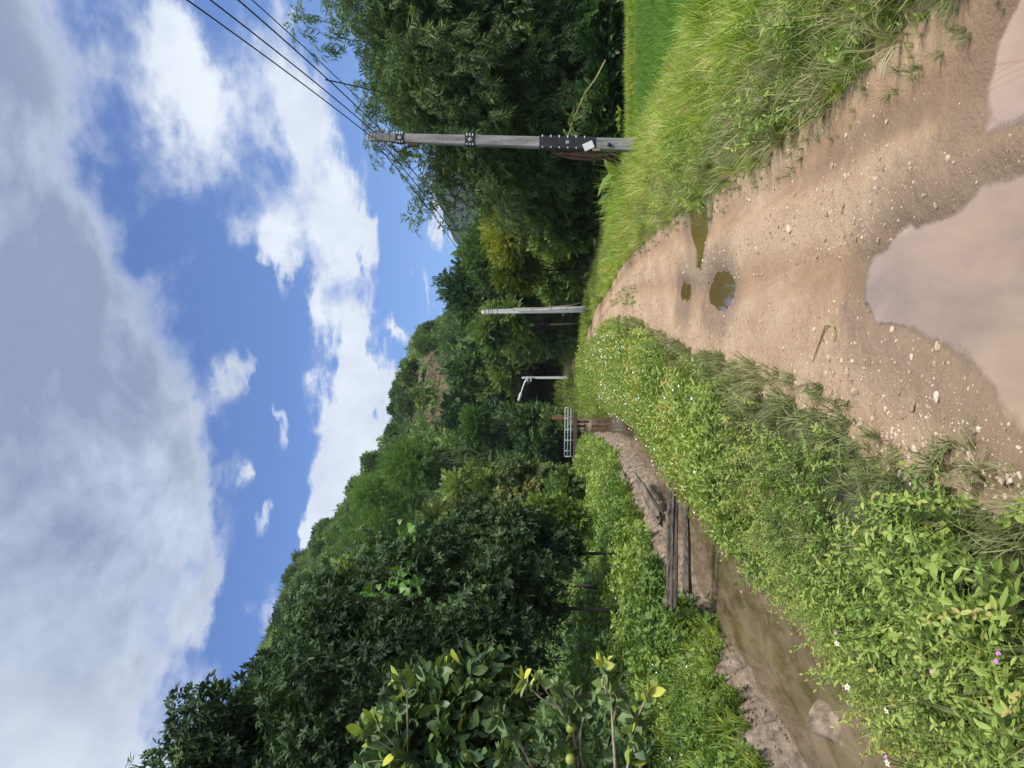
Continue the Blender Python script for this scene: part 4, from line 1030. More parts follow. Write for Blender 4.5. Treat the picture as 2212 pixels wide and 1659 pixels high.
x, y = region(rs, 700, 2.4, 7.5, lambda y, u: cv(RL, y) - .16 + .24 * u, .8)
g.add(*stones(x, y, rs.uniform(.006, .022, len(x))).arrays())
o = g.obj('gravel', M_['stone']); o['label'] = 'small stones and grit strewn over the clay road'; kind(o, 'stuff')
# clods and stones fallen from the mud bank
x, y = region(rs, 1500, 6, 34, lambda y, u: cv(WL, y) + .12 - .42 * u, .9)
g = stones(x, y, rs.uniform(.008, .035, len(x)) * (1 + .012 * y), .25)
o = g.obj('mud_clods', M_['mud']); o['label'] = 'clods of mud crumbled along the foot of the canal bank'; kind(o, 'stuff')
# stones one can point at
def zfine(x, y): return float(height(np.array([x]), np.array([y]))[0])
def rock(name, label, sx, sy, wpx, seed, mat='stone', flat=.5, cat='stone', group=None, z=0.0, rz=None, sub=3, elong=1.0, dz=0.0):
    p = gnd(sx, sy, z); r_ = wpx / FPX * p[1] / 2
    V, T, A = stone_tmpl(seed, sub, flat); V = V * [elong, 1, 1] * r_
    a = np.random.default_rng(seed).uniform(0, 6) if rz is None else rz
    o = link(name, mesh(name, V, T, M_[mat], None, False))
    o.location = (p[0], p[1], zfine(p[0], p[1]) + r_ * flat * .35 + dz if z == 0 else p[2]); o.rotation_euler = (0, 0, a)
    return tag(o, label, cat, group)
rock('stone', 'largest flat pale stone on the clay beside the canal side of the big puddle', 1979, 872, 44, 501, flat=.22, elong=1.3, rz=1.4)
rock('stone', 'flat tan stone near the puddle edge, between the water and the largest flat stone', 2018, 748, 24, 502, flat=.6)
rock('stone', 'rounded grey stone by itself between the verge and the largest flat stone', 1857, 845, 22, 503, flat=.7)
rock('stone', 'angular tan stone beside the crooked twig, on its verge side', 1842, 803, 20, 504, flat=.6)
rock('stone', 'small stone beside the forked end of the crooked twig', 1803, 775, 18, 505, flat=.5)
rock('stone', 'tan stone on bare clay between the crooked twig and the big puddle', 1925, 712, 18, 506, flat=.6)
rock('stone', 'dark stone at the tip of the big puddle', 1865, 655, 20, 507, mat='rock', flat=.6)
rock('stone', 'brown stone half sunk in the field side edge of the big puddle', 2040, 476, 22, 508, mat='redwood', flat=.4, dz=-.006)
rock('stone', 'pale stone showing through the shallow water of the big puddle', 2090, 520, 22, 509, flat=.4, dz=-.012)
rock('stone', 'flat stone near the verge stones, beside the largest flat stone towards the camera', 2040, 858, 26, 510, flat=.4)
rock('stone', 'whitish stone under the shallow water in the near corner of the big puddle', 2192, 806, 16, 511, mat='rock', flat=.4, dz=-.010)
rock('stone', 'pale wedge shaped stone in mid road between the small puddle and the big one', 1828, 452, 22, 512, flat=.5)
rock('stone', 'pale stone on the field side of the road in line with the big puddle tip', 1797, 358, 20, 513, flat=.45)
rock('stone', 'long pale stone in the gravel between the middle puddles and the big one', 1712, 495, 20, 514, flat=.5, elong=1.5)
for k_ in range(34):
    y_ = float(np.interp(rs.random(), [0, 1], [3.3, 8.5])); u_ = rs.random(); x_ = float(fx_road(np.array([y_]), u_)[0])
    if puddle_sd(np.array([x_]), np.array([y_]))[0] < .03: continue
    r_ = rs.uniform(.010, .020); V, T, A = stone_tmpl(540 + k_ % 7, 2, .5)
    o = link('stone', mesh('stone', V * r_, T, M_['stone'], None, False)); o.location = (x_, y_, zfine(x_, y_) + r_ * .2); o.rotation_euler = (0, 0, rs.uniform(0, 6))
    tag(o, 'small loose pale stone lying on the bare clay of the road', 'stone', 'loose stones on the road')

# ------------------------------------------------------------------ concrete poles
def concrete_pole(base, h, w0, w1, lean, mat, holes=True, depth=.75):
    """tapered pole with a grooved side; local origin at the ground"""
    n = 14; g = G(); prof = np.array([(-.5, -.42), (-.42, -.5), (.42, -.5), (.5, -.42), (.5, .42), (.42, .5), (-.42, .5), (-.5, .42), (-.5, .16), (-.40, .12), (-.40, -.12), (-.5, -.16)])
    k = len(prof); V = []
    hs = np.concatenate([[-.3], np.linspace(0, h - .12, n - 2), [h - .04, h]])
    for z in hs:
        w_ = w0 + (w1 - w0) * max(z, 0) / h
        if z >= h - .05: w_ *= .80
        if z == h: w_ *= .55
        for a, b in prof: V.append([a * w_ + lean[0] * z / h, b * w_ * depth + lean[1] * z / h, z])
    T = []
    for i in range(len(hs) - 1):
        for j in range(k):
            a, b = i * k + j, i * k + (j + 1) % k; T += [(a, b, b + k), (a, b + k, a + k)]
    V.append([lean[0], lean[1], h + .01]); c = len(V) - 1; o0 = (len(hs) - 1) * k
    for j in range(k): T.append((o0 + j, o0 + (j + 1) % k, c))
    return np.array(V), np.array(T)
def on_pole(lean, h, z): return np.array([lean[0] * z / h, lean[1] * z / h, z])
P1b = gnd(1366, 316, 0.12); P1b[2] = zat(P1b[0], P1b[1]); Y1 = P1b[1]
P1t = at(792, 297, Y1); H1 = P1t[2] - P1b[2]; LEAN1 = (P1t[0] - P1b[0], 0.0)
W10, W11 = 26 / FPX * Y1, 17.5 / FPX * Y1
t = thing('utility_pole', 'nearest concrete utility pole, weathered grey with three black wraps and a white tag', 'utility pole', P1b, 'concrete utility poles')
V, T = concrete_pole(P1b, H1, W10, W11, LEAN1, 'conc')
link('shaft', mesh('shaft', V, T, M_['conc']), t)
def zpx(sx): return at(sx, 305, Y1)[2] - P1b[2]
def wd(z): return W10 + (W11 - W10) * z / H1
for a, b, ncl in [(855, 874, 3), (1005, 1027, 3), (1165, 1287, 6)]:
    z0, z1 = zpx(b), zpx(a); zc = (z0 + z1) / 2; c = on_pole(LEAN1, H1, zc); ww = wd(zc)
    V, T = box([0, 0, 0], [ww * 1.10, ww * .75 * 1.14, z1 - z0], .006)
    V[:, 0] += LEAN1[0] * V[:, 2] / H1; V = V * np.array([1, 1, 1]) ; V[:, 0] *= (1 - .0)
    wr = link('wrap', mesh('wrap', V + c, T, M_['black']), t)
    for q_ in range(ncl):
        zz = zc + (z1 - z0) * .84 * ((q_ + .5) / ncl - .5)
        if a == 1165: zz = z1 - (z1 - z0) * (.06 + .148 * q_)
        for sx_ in (-1, 1):
            p = on_pole(LEAN1, H1, zz) + [sx_ * ww * .50, -ww * .44, 0]
            V, T = box(p, [.035 if sx_ < 0 else .055, .02, .022], .004)
            link('clip', mesh('clip', V, T, M_['clip']), wr)
    p = on_pole(LEAN1, H1, zc + (0 if ncl < 6 else .0)) + [0.0, -ww * .435, 0]
    V, T = box([0, 0, 0], [.075, .012, .075], .003, rotz_m(np.array([0.0]))[0] @ np.eye(3))
    ca, sa_ = math.cos(.5 if ncl == 3 else 0), math.sin(.5 if ncl == 3 else 0)
    V = np.stack([V[:, 0] * ca - V[:, 2] * sa_, V[:, 1], V[:, 0] * sa_ + V[:, 2] * ca], -1)
    link('plate', mesh('plate', V + p, T, M_['greymetal']), wr)
# white tag on a strap low on the pole
zt = zpx(1271); p = on_pole(LEAN1, H1, zt) + [-wd(zt) * .30, -wd(zt) * .50, 0]
V, T = box([0, 0, 0], [.17, .018, .235], .006); ca, sa_ = math.cos(.42), math.sin(.42)
V = np.stack([V[:, 0] * ca - V[:, 2] * sa_, V[:, 1], V[:, 0] * sa_ + V[:, 2] * ca], -1)
tg = link('tag', mesh('tag', V + p, T, M_['tagw']), t)
V, T = box(p + [-.09, 0, -.17], [.06, .03, .17], .006); link('tag_strip', mesh('tag_strip', V, T, M_['stone']), tg)
# black bolt holes down the face
for sx_ in (887, 909, 918, 927, 948, 958, 968, 990, 1085, 1140, 1330):
    z = zpx(sx_); p = on_pole(LEAN1, H1, z) + [0, -wd(z) * .375, 0]
    V, T = tube([p + [0, .01, 0], p + [0, -.002, 0]], .013, 8); link('bolt_hole', mesh('bolt_hole', V, T, M_['black']), t)
z = zpx(1315); p = on_pole(LEAN1, H1, z) + [-.03, -wd(z) * .40, 0]
V, T = tube([p + [0, .05, 0], p + [0, -.035, 0]], .042, 10); link('cable_gland', mesh('cable_gland', V, T, M_['black'], None, True), t)
# insulators on both sides of the head
INS = [813, 828, 843]
zi = [zpx(s_) for s_ in INS]
for z in zi:
    p = on_pole(LEAN1, H1, z) + [0, -wd(z) * .3, 0]
    V, T = tube([p + [-.17, 0, 0], p + [.17, 0, 0]], .018, 6); ar = link('insulator_bolt', mesh('insulator_bolt', V, T, M_['darkwood']), t)
    for s_ in (-1, 1):
        g = G()
        for dz, rr in ((-.045, .028), (-.02, .045), (.0, .03), (.02, .045), (.045, .028)):
            V, T = tube([p + [s_ * .15, 0, dz - .012], p + [s_ * .15, 0, dz + .012]], rr, 9); g.add(V, T)
        g.obj('insulator', M_['greymetal'], ar)
# a rusty box of brackets on the canal side
z = zpx(893); p = on_pole(LEAN1, H1, z) + [-wd(z) * .62, 0, 0]
V, T = box(p, [.10, .14, .26], .01); br = link('bracket', mesh('bracket', V, T, M_['darkwood']), t)
V, T = tube([p + [-.09, -.02, .22], p + [-.07, -.02, .1], p + [-.02, 0, .02]], .02, 6); link('bracket_arm', mesh('bracket_arm', V, T, M_['black']), br)

# second pole: pale, with a stay of twisted vine at its foot
Y2 = 46.5
def far_pole(sx0, sx1, sy0, sy1, Yd, w0, w1, label):
    b_ = at(sx0, sy0, Yd); b_[2] = zat(b_[0], Yd); tp = at(sx1, sy1, Yd); h = tp[2] - b_[2]
    t = thing('utility_pole', label, 'utility pole', b_, 'concrete utility poles')
    V, T = concrete_pole(b_, h, w0, w1, (tp[0] - b_[0], 0), 'x'); link('shaft', mesh('shaft', V, T, M_['paleconc']), t)
    return t, b_, tp, h
t2, P2b, P2t, H2 = far_pole(1272, 1040, 668, 674, Y2, 13.5 / FPX * Y2, 9 / FPX * Y2, 'pale concrete utility pole at the road bend, second from the camera')
for sx_ in (1048, 1056, 1064, 1075):
    z = at(sx_, 674, Y2)[2] - P2b[2]; xo = (P2t[0] - P2b[0]) * z / H2
    V, T = tube([[xo - .17, -.08, z], [xo + .17, -.08, z]], .03, 6); link('insulator_bolt', mesh('insulator_bolt', V, T, M_['black']), t2)
for sx_ in (1110, 1150, 1190, 1225):
    z = at(sx_, 671, Y2)[2] - P2b[2]; xo = (P2t[0] - P2b[0]) * z / H2
    V, T = tube([[xo + .06, -.10, z], [xo + .06, -.15, z]], .03, 8); link('bolt_hole', mesh('bolt_hole', V, T, M_['black']), t2)
o = link('stay_wire', mesh('stay_wire', *tube([at(1110, 666, Y2 - .3), at(1170, 665, Y2 - .3), at(1230, 660, Y2 - .35), at(1275, 650, Y2 - .4)], .035, 6), M_['paletwig'], None, True))
tag(o, 'thin pale wire hanging slack beside the second concrete pole', 'wire')
# third pole with its lamp arm
Y3 = 74.0
t3, P3b, P3t, H3 = far_pole(1232, 1127, 816, 816, Y3, 6.2 / FPX * Y3, 4.6 / FPX * Y3, 'farthest concrete pole, carrying a bent street lamp arm')
xo = P3t[0] - P3b[0]
def l3(sx, sy): return at(sx, sy, Y3 - .35) - P3b
V, T = tube([l3(1144, 818), l3(1137, 820), l3(1133, 827), l3(1127, 845), l3(1121, 865)], .07, 7); la = link('lamp_arm', mesh('lamp_arm', V, T, M_['galv'], None, True), t3)
a_, b_ = l3(1126.5, 847), l3(1120.5, 866.5)
V, T = tube([a_, a_ + (b_ - a_) * .15, b_ - (b_ - a_) * .1, b_], [.06, .16, .17, .06], 8); link('lamp_head', mesh('lamp_head', V, T, M_['paleconc'], None, True), la)
for sx_ in (1140, 1147):
    p = l3(sx_, 818.5); V, T = box(p, [.55, .3, .12], .02); link('clamp', mesh('clamp', V, T, M_['galv']), la)

# ------------------------------------------------------------------ wires
def sag(a, b, s_, n=26):
    tt = np.linspace(0, 1, n)[:, None]; P = a + (b - a) * tt; P[:, 2] -= s_ * 4 * (tt * (1 - tt))[:, 0]; return P
def wire(label, pts, r_=.011, mat='wire', group='overhead wires', n=6):
    o = link('overhead_wire', mesh('overhead_wire', *tube(pts, r_, n), M_[mat], None, True)); return tag(o, label, 'wire', group)
def top(sx, side): 
    z = zpx(sx); return P1b + on_pole(LEAN1, H1, z) + [side * .15, -.02, 0]
starts = [top(797, .4), top(806, 1), top(826, 1), top(846, 1)]
through = [at(395, 0, 9.4), at(445, 0, 9.4), at(505, 0, 9.4), at(535, 0, 9.4)]
nm = ['topmost', 'second', 'third', 'lowest']
for i in range(4):
    a, b = starts[i], through[i]; far_ = a + (b - a) * 2.4
    wire(f'{nm[i]} of the four dark cables running from the near pole overhead past the camera', sag(a, far_ + [0, 0, .45], .25), .0115 if i < 3 else .008)
ends = [P2t + [-.15, -.1, -.25], P2t + [-.15, -.1, -.6], P2t + [-.15, -.1, -1.0]]
for i, sx_ in enumerate((813, 828, 845)):
    wire(f'{["highest", "middle", "lowest"][i]} of the three dark cables running from the near pole to the second pole', sag(top(sx_, -1), ends[i], .55), .012)
# slack jumper loops at the head of the near pole
for i, (pix, lab) in enumerate([([(806, 305), (812, 319), (834, 336), (846, 332), (834, 318), (829, 313)], 'largest slack jumper loop, drooping on the canal side of the near pole head'),
                               ([(822, 312), (836, 328), (843, 333), (846, 322), (838, 313)], 'middle slack jumper loop on the canal side of the near pole head'),
                               ([(838, 313), (858, 327), (866, 329), (862, 320), (848, 313)], 'lowest slack jumper loop on the canal side of the near pole head'),
                               ([(795, 298), (800, 286), (806, 288), (804, 296)], 'small hooked jumper wire at the very top of the near pole')]):
    pts = np.array([at(a, b, Y1 - .16) for a, b in pix]); 
    tt = np.linspace(0, len(pts) - 1, 24); sm = np.stack([np.interp(tt, np.arange(len(pts)), pts[:, q_]) for q_ in range(3)], -1)
    for _ in range(4): sm[1:-1] = (sm[:-2] + 2 * sm[1:-1] + sm[2:]) / 4
    o = wire(lab, sm, .010, 'wire', 'jumper loops on the near pole')
    o.name = 'jumper_wire'
# tap wire leaving the third cable for a house beyond the bamboo
k_ = starts[2] + (through[2] - starts[2]) * .52
a = at(703, 172, k_[1]); wire('thin twisted tap wire dropping from the third cable down behind the bamboo', sag(a, at(895, 222, 42), .25), .013)

# ------------------------------------------------------------------ footbridge with railing over the canal
YB = 61.0
t = thing('footbridge', 'small plank footbridge over the canal with a pale blue green pipe railing', 'footbridge', at(1242, 940, YB))
ob = np.array(t.location)
def pb(sx, sy, dy=0.0): return at(sx, sy, YB + dy) - ob
V, T = box((pb(1243, 893) + pb(1243, 987)) / 2 + [0, .6, 0], [abs(pb(1243, 893)[0] - pb(1243, 987)[0]), 1.3, .30], .03); link('deck', mesh('deck', V, T, M_['darkwood']), t)
rail = link('railing', mesh('railing', *tube([pb(1221.5, 880), pb(1219.5, 986)], .05, 8), M_['rail'], None, True), t)
for a, b in ((1234.5, 1232.5), (1246.5, 1245)): pass
for a, b in ((1234, 1232.5), (1247, 1246)): 
    if a < 1240: link('rail_bar', mesh('rail_bar', *tube([pb(a, 880), pb(b, 986)], .05, 8), M_['rail'], None, True), rail)
link('rail_bar', mesh('rail_bar', *tube([pb(1247 - 0.5, 880), pb(1246, 986)], .05, 8), M_['rail'], None, True), rail) if False else None
link('rail_bar', mesh('rail_bar', *tube([pb(1227.5, 881), pb(1226, 986)], .05, 8), M_['rail'], None, True), rail)
for sy_ in (880.5, 904, 928, 951, 974, 986):
    low = 1242.5 if sy_ in (928, 951, 986) else 1234
    link('rail_post', mesh('rail_post', *tube([pb(1220.5, sy_), pb(low, sy_)], .05, 8), M_['rail'], None, True), rail)
for sy_, low in ((911, 1272), (944, 1272), (973, 1250)):
    link('leg', mesh('leg', *tube([pb(1245, sy_, .2), pb(low, sy_, .2)], .09, 7), M_['darkwood'], None, True), t)
o = link('wooden_post', mesh('wooden_post', *box((at(1193, 902, 66) + at(1225, 902, 66)) / 2, [.34, .3, 1.3], .03), M_['redwood'])); tag(o, 'broad reddish brown wooden post standing behind the bridge railing', 'post')

# ------------------------------------------------------------------ logs over the canal
def log(name, label, A, B, ra, rb_, mat, seed, squash=.8, n=50, m_=26, rough=.16):
    r_ = np.random.default_rng(seed); A, B = np.array(A), np.array(B); d = B - A; L = np.linalg.norm(d)
    M = frames(d[None], np.array([[0, 0, 1.0]]))[0]
    V = []; ph = r_.uniform(0, 6, 6)
    for i in range(n + 1):
        s_ = i / n; rr = ra + (rb_ - ra) * s_
        for j in range(m_):
            a = j * 2 * PI / m_
            ridge = 1 + rough * (math.sin(a * 3 + ph[0] + s_) * .5 + math.sin(a * 7 + ph[1] + 1.5 * s_) * .5) + .10 * math.sin(s_ * 9 + a + ph[2]) + r_.normal() * .02
            end = -.06 * math.sin(a * 5 + ph[3]) if i in (0, n) else 0
            V.append([rr * ridge * math.cos(a) + .25 * ra * math.sin(s_ * 5 + ph[4]), s_ * L + end * (1 if i else -1) * 1.5, rr * ridge * math.sin(a) * squash])
    T = []
    for i in range(n):
        for j in range(m_):
            a, b = i * m_ + j, i * m_ + (j + 1) % m_; T += [(a, b, b + m_), (a, b + m_, a + m_)]
    V += [[0, .03, 0], [0, L - .03, 0]]
    for j in range(m_): T += [(len(V) - 2, (j + 1) % m_, j), (len(V) - 1, n * m_ + j, n * m_ + (j + 1) % m_)]
    W = np.array(V) @ M.T
    o = link(name, mesh(name, W, np.array(T), M_[mat], None, True)); o.location = A
    return tag(o, label, 'log')
log('fallen_log', 'thick cracked grey log laid across the canal as a crossing', at(1450, 1305, 12.3), at(1458, 958, 11.6), .115, .09, 'oldwood', 1, .72, rough=.42)
log('fallen_log', 'thinner knotty log under and beside the thick grey one', at(1486, 1278, 12.0), at(1482, 1075, 11.5), .062, .035, 'oldwood', 2, 1.0, rough=.3)
log('bank_slab', 'weathered slab of wood half buried in the bank, farther from the crossing log', at(1358, 1110, 20.3) - [0, 0, .10], at(1340, 1020, 22.0) - [0, 0, .06], .20, .10, 'rock', 3, .55, rough=.3)
log('bank_slab', 'longer weathered slab half buried in the bank, nearer the crossing log', at(1412, 1118, 16.0) - [0, 0, .16], at(1376, 1052, 17.6) - [0, 0, .12], .15, .09, 'rock', 4, .55, rough=.3)
log('bank_slab', 'low weathered slab in the bank lying along the mud by the water', at(1392, 1080, 17.6) - [0, 0, .08], at(1368, 1025, 19.4) - [0, 0, .06], .14, .08, 'rock', 5, .55, rough=.3)
pz = at(1268, 1266, 15.0)
g = G(); v, t_ = tube([at(1290, 1267, 15), at(1265, 1265, 15), at(1244, 1264, 15)], [.035, .03, .028], 7); g.add(v, t_); v, t_ = tube([at(1292, 1272, 15.05), at(1262, 1268, 15.05), at(1240, 1258, 15.1)], [.018, .016, .012], 6); g.add(v, t_)
o = g.obj('wooden_stake', M_['bark'], None, True); tag(o, 'short dark forked stake under the orchard tree with the vines', 'stake')
# pale cane leaning in the grove, dead stump beside the near pole
def cane(label, pix, Yd, r_, leaves=True, seed=1, mat='drycane'):
    P = np.array([at(a, b, Yd) for a, b in pix]); t = thing('leaning_cane', label, 'cane', P[0])
    v, t_ = tube(P - P[0], np.linspace(r_, r_ * .5, len(P)), 6); link('stem', mesh('stem', v, t_, M_[mat], None, True), t)
    if leaves:
        q_ = np.random.default_rng(seed); n = 26; k_ = q_.uniform(.45, 1, n)[:, None]; i0 = np.clip((k_[:, 0] * (len(P) - 1)).astype(int), 0, len(P) - 2)
        c = P[i0] + (P[i0 + 1] - P[i0]) * (k_[:, 0] * (len(P) - 1) - i0)[:, None] - P[0]
        g = G()
        for w_ in range(5):
            s_ = q_.integers(0, 5, n) == w_; m_ = int(s_.sum())
            if m_: g.add(*place(SP['bamboo'][w_], c[s_], frames(q_.normal(size=(m_, 3)) + [0, 0, -.2], np.tile([0, 0, 1.0], (m_, 1))), q_.uniform(.25, .5, m_), .75 + q_.normal(size=m_) * .1))
        g.obj('leaves', M_['bamboo'], t)
    return t
cane('long pale bamboo cane leaning low across the dark foot of the grove', [(1308, 130), (1290, 165), (1262, 205), (1240, 255), (1222, 308)], 24.6, .028, True, 3)
t = thing('dead_stump', 'rotten reddish stump with a hollow top close behind the near pole', 'stump', at(1325, 336, 25.5))
ob = np.array(t.location)
V, T = tube(np.array([at(1330, 340, 25.5), at(1290, 340, 25.5), at(1240, 337, 25.5), at(1196, 333, 25.5)]) - ob, [.15, .11, .085, .02], 11); V = V + .035 * np.random.default_rng(2).normal(size=V.shape); link('stump_body', mesh('stump_body', V, T, M_['rotten']), t)
# banana-like broad leaves near the stump
def bigplant(label, sx, sy, Yd, n, L, seed, mat='hill', lw=.3):
    r_ = np.random.default_rng(seed); p = at(sx, sy, Yd); p[2] = zat(p[0], p[1]); t = thing('broadleaf_plant', label, 'plant', p)
    for i in range(n):
        a = r_.uniform(0, 6.28); d = np.array([[math.cos(a) * .6, math.sin(a) * .6, r_.uniform(.5, 1.2)]])
        v, t_, A = place(leaf(lw, 'oval', .05, .45), np.zeros((1, 3)) + [0, 0, .2], frames(d, np.array([[0, 0, 1.0]]) - .3 * d), np.array([L * r_.uniform(.7, 1.1)]), np.array([.65 + r_.normal() * .08]))
        link('leaf', mesh('leaf', v, t_, M_[mat], A, True), t)
    v, t_ = tube([[0, 0, -.05], [0, 0, .3]], [.04, .025], 6); link('stem', mesh('stem', v, t_, M_['culm'], None, True), t)
bigplant('broad leafed plant with upright paddle leaves between the stump and the tall grass', 1335, 372, 24.5, 6, 1.3, 1)
bigplant('broad leafed plant at the dark foot of the wood, canal side of the stump', 1325, 420, 27, 5, 1.0, 2)
for k_, (sx_, sy_) in enumerate([(1345, 255), (1342, 275), (1346, 240)]):
    bigplant(['leafy pale weed at the grove foot next to the near pole', 'pale weed in the middle of three beside the near pole', 'leafy pale weed third from the near pole'][k_], sx_, sy_, 25.0, 14, .32, 10 + k_, 'herb', .3)

# ------------------------------------------------------------------ twig on the road
pts = np.array([gnd(a, b, 0.0) for a, b in [(1768, 782), (1780, 742), (1790, 716), (1797, 702), (1806, 699), (1815, 706), (1817, 722), (1815, 738)]]); 
pts[:, 2] = height(pts[:, 0], pts[:, 1]) + np.array([.012, .012, .014, .02, .024, .02, .015, .01])
o = link('twig', mesh('twig', *tube(pts, np.array([.003, .006, .0065, .006, .006, .005, .004, .0025]), 6), M_['drycane'], None, True)); tag(o, 'crooked pale hooked twig lying on the clay road', 'twig')

# ------------------------------------------------------------------ citrus tree leaning over the canal from the bank
def citrus():
    r_ = np.random.default_rng(61)
    base = np.array([-4.75, 5.2, zat(-4.75, 5.2)])
    t = thing('citrus_tree', 'young citrus tree with green fruit and yellowing leaves reaching in over the canal bank', 'tree', base)
    g = G(); L = {'lime': [[], [], [], []], 'limehi': [[], [], [], []]}
    def add_leaf(mat, p, d, up, s_, tn):
        L[mat][0].append(p); L[mat][1].append(d); L[mat][2].append(up); L[mat][3].append((s_, tn))
    fork = np.array([-3.7, 4.75, 1.15])
    v, t_ = tube([base - base - [0, 0, .2], (fork - base) * .5 + [0, .05, .1], fork - base], [.07, .05, .04], 8); g.add(v, t_)
    def shoot(pts, r0_, leaf_from=.35, nleaf=18, size=.092, mat='limehi', tn=.45, tn_end=None, tufts=True):
        P = np.array(pts); tt = np.linspace(0, 1, 12); seg = np.linspace(0, 1, len(P))
        sm = np.stack([np.interp(tt, seg, P[:, q_]) for q_ in range(3)], -1)
        for _ in range(2): sm[1:-1] = (sm[:-2] + 2 * sm[1:-1] + sm[2:]) / 4
        v, t_ = tube(sm - base, np.linspace(r0_, r0_ * .35, 12), 6); g.add(v, t_)
        ax = nrm(sm[-1] - sm[-4])
        nleaf = int(nleaf * 1.9)
        for i in range(nleaf):
            q_ = leaf_from + (1 - leaf_from) * (i + .5) / nleaf; c = np.array([np.interp(q_, tt, sm[:, j]) for j in range(3)])
            d = ax * .45 + nrm(r_.normal(size=3)) * 1.0 + [0, 0, .15]
            tnn = tn if tn_end is None else tn + (tn_end - tn) * sstep(.55, 1.0, q_)
            add_leaf(mat, c - base, d, np.array([0, -.25, 1.0]) + .35 * r_.normal(size=3), size * r_.uniform(.7, 1.2), tnn + r_.normal() * .09)
    K = lambda sx, sy, Yd=4.4: at(sx, sy, Yd)
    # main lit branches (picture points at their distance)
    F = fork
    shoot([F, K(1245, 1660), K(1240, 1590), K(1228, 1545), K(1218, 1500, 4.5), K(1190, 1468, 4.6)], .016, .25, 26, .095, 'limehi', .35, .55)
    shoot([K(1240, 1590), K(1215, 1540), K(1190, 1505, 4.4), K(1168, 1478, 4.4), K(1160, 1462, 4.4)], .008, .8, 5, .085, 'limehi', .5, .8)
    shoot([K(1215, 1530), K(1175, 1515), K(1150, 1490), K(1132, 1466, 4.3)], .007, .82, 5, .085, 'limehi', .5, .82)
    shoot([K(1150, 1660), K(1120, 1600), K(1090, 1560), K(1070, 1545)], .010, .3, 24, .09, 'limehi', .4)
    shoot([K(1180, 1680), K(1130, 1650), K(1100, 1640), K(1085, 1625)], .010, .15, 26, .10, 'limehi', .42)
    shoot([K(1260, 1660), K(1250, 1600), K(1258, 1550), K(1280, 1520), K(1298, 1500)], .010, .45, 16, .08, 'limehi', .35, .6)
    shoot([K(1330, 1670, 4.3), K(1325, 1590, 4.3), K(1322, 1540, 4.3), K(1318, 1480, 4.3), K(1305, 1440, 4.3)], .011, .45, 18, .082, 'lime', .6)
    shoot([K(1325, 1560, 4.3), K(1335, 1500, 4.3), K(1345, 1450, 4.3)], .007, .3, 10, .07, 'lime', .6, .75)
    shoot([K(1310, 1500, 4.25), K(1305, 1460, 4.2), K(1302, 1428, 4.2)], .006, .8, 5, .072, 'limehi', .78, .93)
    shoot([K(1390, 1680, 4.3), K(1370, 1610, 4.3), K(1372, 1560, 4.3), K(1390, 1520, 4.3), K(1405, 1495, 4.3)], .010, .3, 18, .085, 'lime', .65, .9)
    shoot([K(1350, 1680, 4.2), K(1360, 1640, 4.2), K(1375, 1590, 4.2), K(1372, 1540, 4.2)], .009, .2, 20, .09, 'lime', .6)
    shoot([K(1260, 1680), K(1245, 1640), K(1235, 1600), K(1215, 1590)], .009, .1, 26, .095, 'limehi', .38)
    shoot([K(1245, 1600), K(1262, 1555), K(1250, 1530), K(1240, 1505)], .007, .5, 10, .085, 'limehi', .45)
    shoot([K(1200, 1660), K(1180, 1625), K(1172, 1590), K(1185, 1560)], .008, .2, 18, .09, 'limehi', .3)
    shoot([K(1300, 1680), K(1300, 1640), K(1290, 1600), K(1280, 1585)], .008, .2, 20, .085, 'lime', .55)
    # the deep green older crown behind and above
    cl = [(900, 1600, 5.6, .42), (960, 1560, 5.7, .42), (940, 1520, 5.8, .34), (1000, 1500, 5.9, .36), (1045, 1470, 6.0, .30), (880, 1650, 5.5, .42), (1000, 1620, 5.5, .42), (950, 1660, 5.4, .42),
          (1050, 1560, 5.8, .38), (1040, 1640, 5.6, .4), (1090, 1510, 6.0, .30), (830, 1700, 5.5, .4), (860, 1590, 5.6, .3), (1090, 1600, 5.8, .36)]
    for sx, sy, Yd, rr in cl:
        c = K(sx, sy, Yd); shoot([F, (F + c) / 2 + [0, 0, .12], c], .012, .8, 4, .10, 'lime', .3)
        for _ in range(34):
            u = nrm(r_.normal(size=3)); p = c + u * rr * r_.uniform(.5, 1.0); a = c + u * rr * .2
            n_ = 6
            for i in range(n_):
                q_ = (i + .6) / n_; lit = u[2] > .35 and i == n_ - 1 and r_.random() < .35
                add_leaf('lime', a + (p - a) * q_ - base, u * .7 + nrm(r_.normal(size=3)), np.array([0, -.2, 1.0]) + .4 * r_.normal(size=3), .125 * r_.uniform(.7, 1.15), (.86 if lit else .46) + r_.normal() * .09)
    for a_, b_ in [((790, 1645), (775, 1668)), ((800, 1590), (782, 1574)), ((815, 1570), (808, 1548)), ((880, 1480), (862, 1462))]:
        shoot([K(880, 1640, 5.3), K(*a_, 5.2), K(*b_, 5.2)], .006, .6, 9, .11, 'lime', .45, .78)
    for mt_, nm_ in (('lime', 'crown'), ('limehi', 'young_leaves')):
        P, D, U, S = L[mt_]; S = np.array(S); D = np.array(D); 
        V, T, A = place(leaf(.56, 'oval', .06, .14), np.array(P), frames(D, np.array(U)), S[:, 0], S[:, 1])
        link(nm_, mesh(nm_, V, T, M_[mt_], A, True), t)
    g.obj('branches', M_['paletwig'], t, True)
    V, T = ico(4)
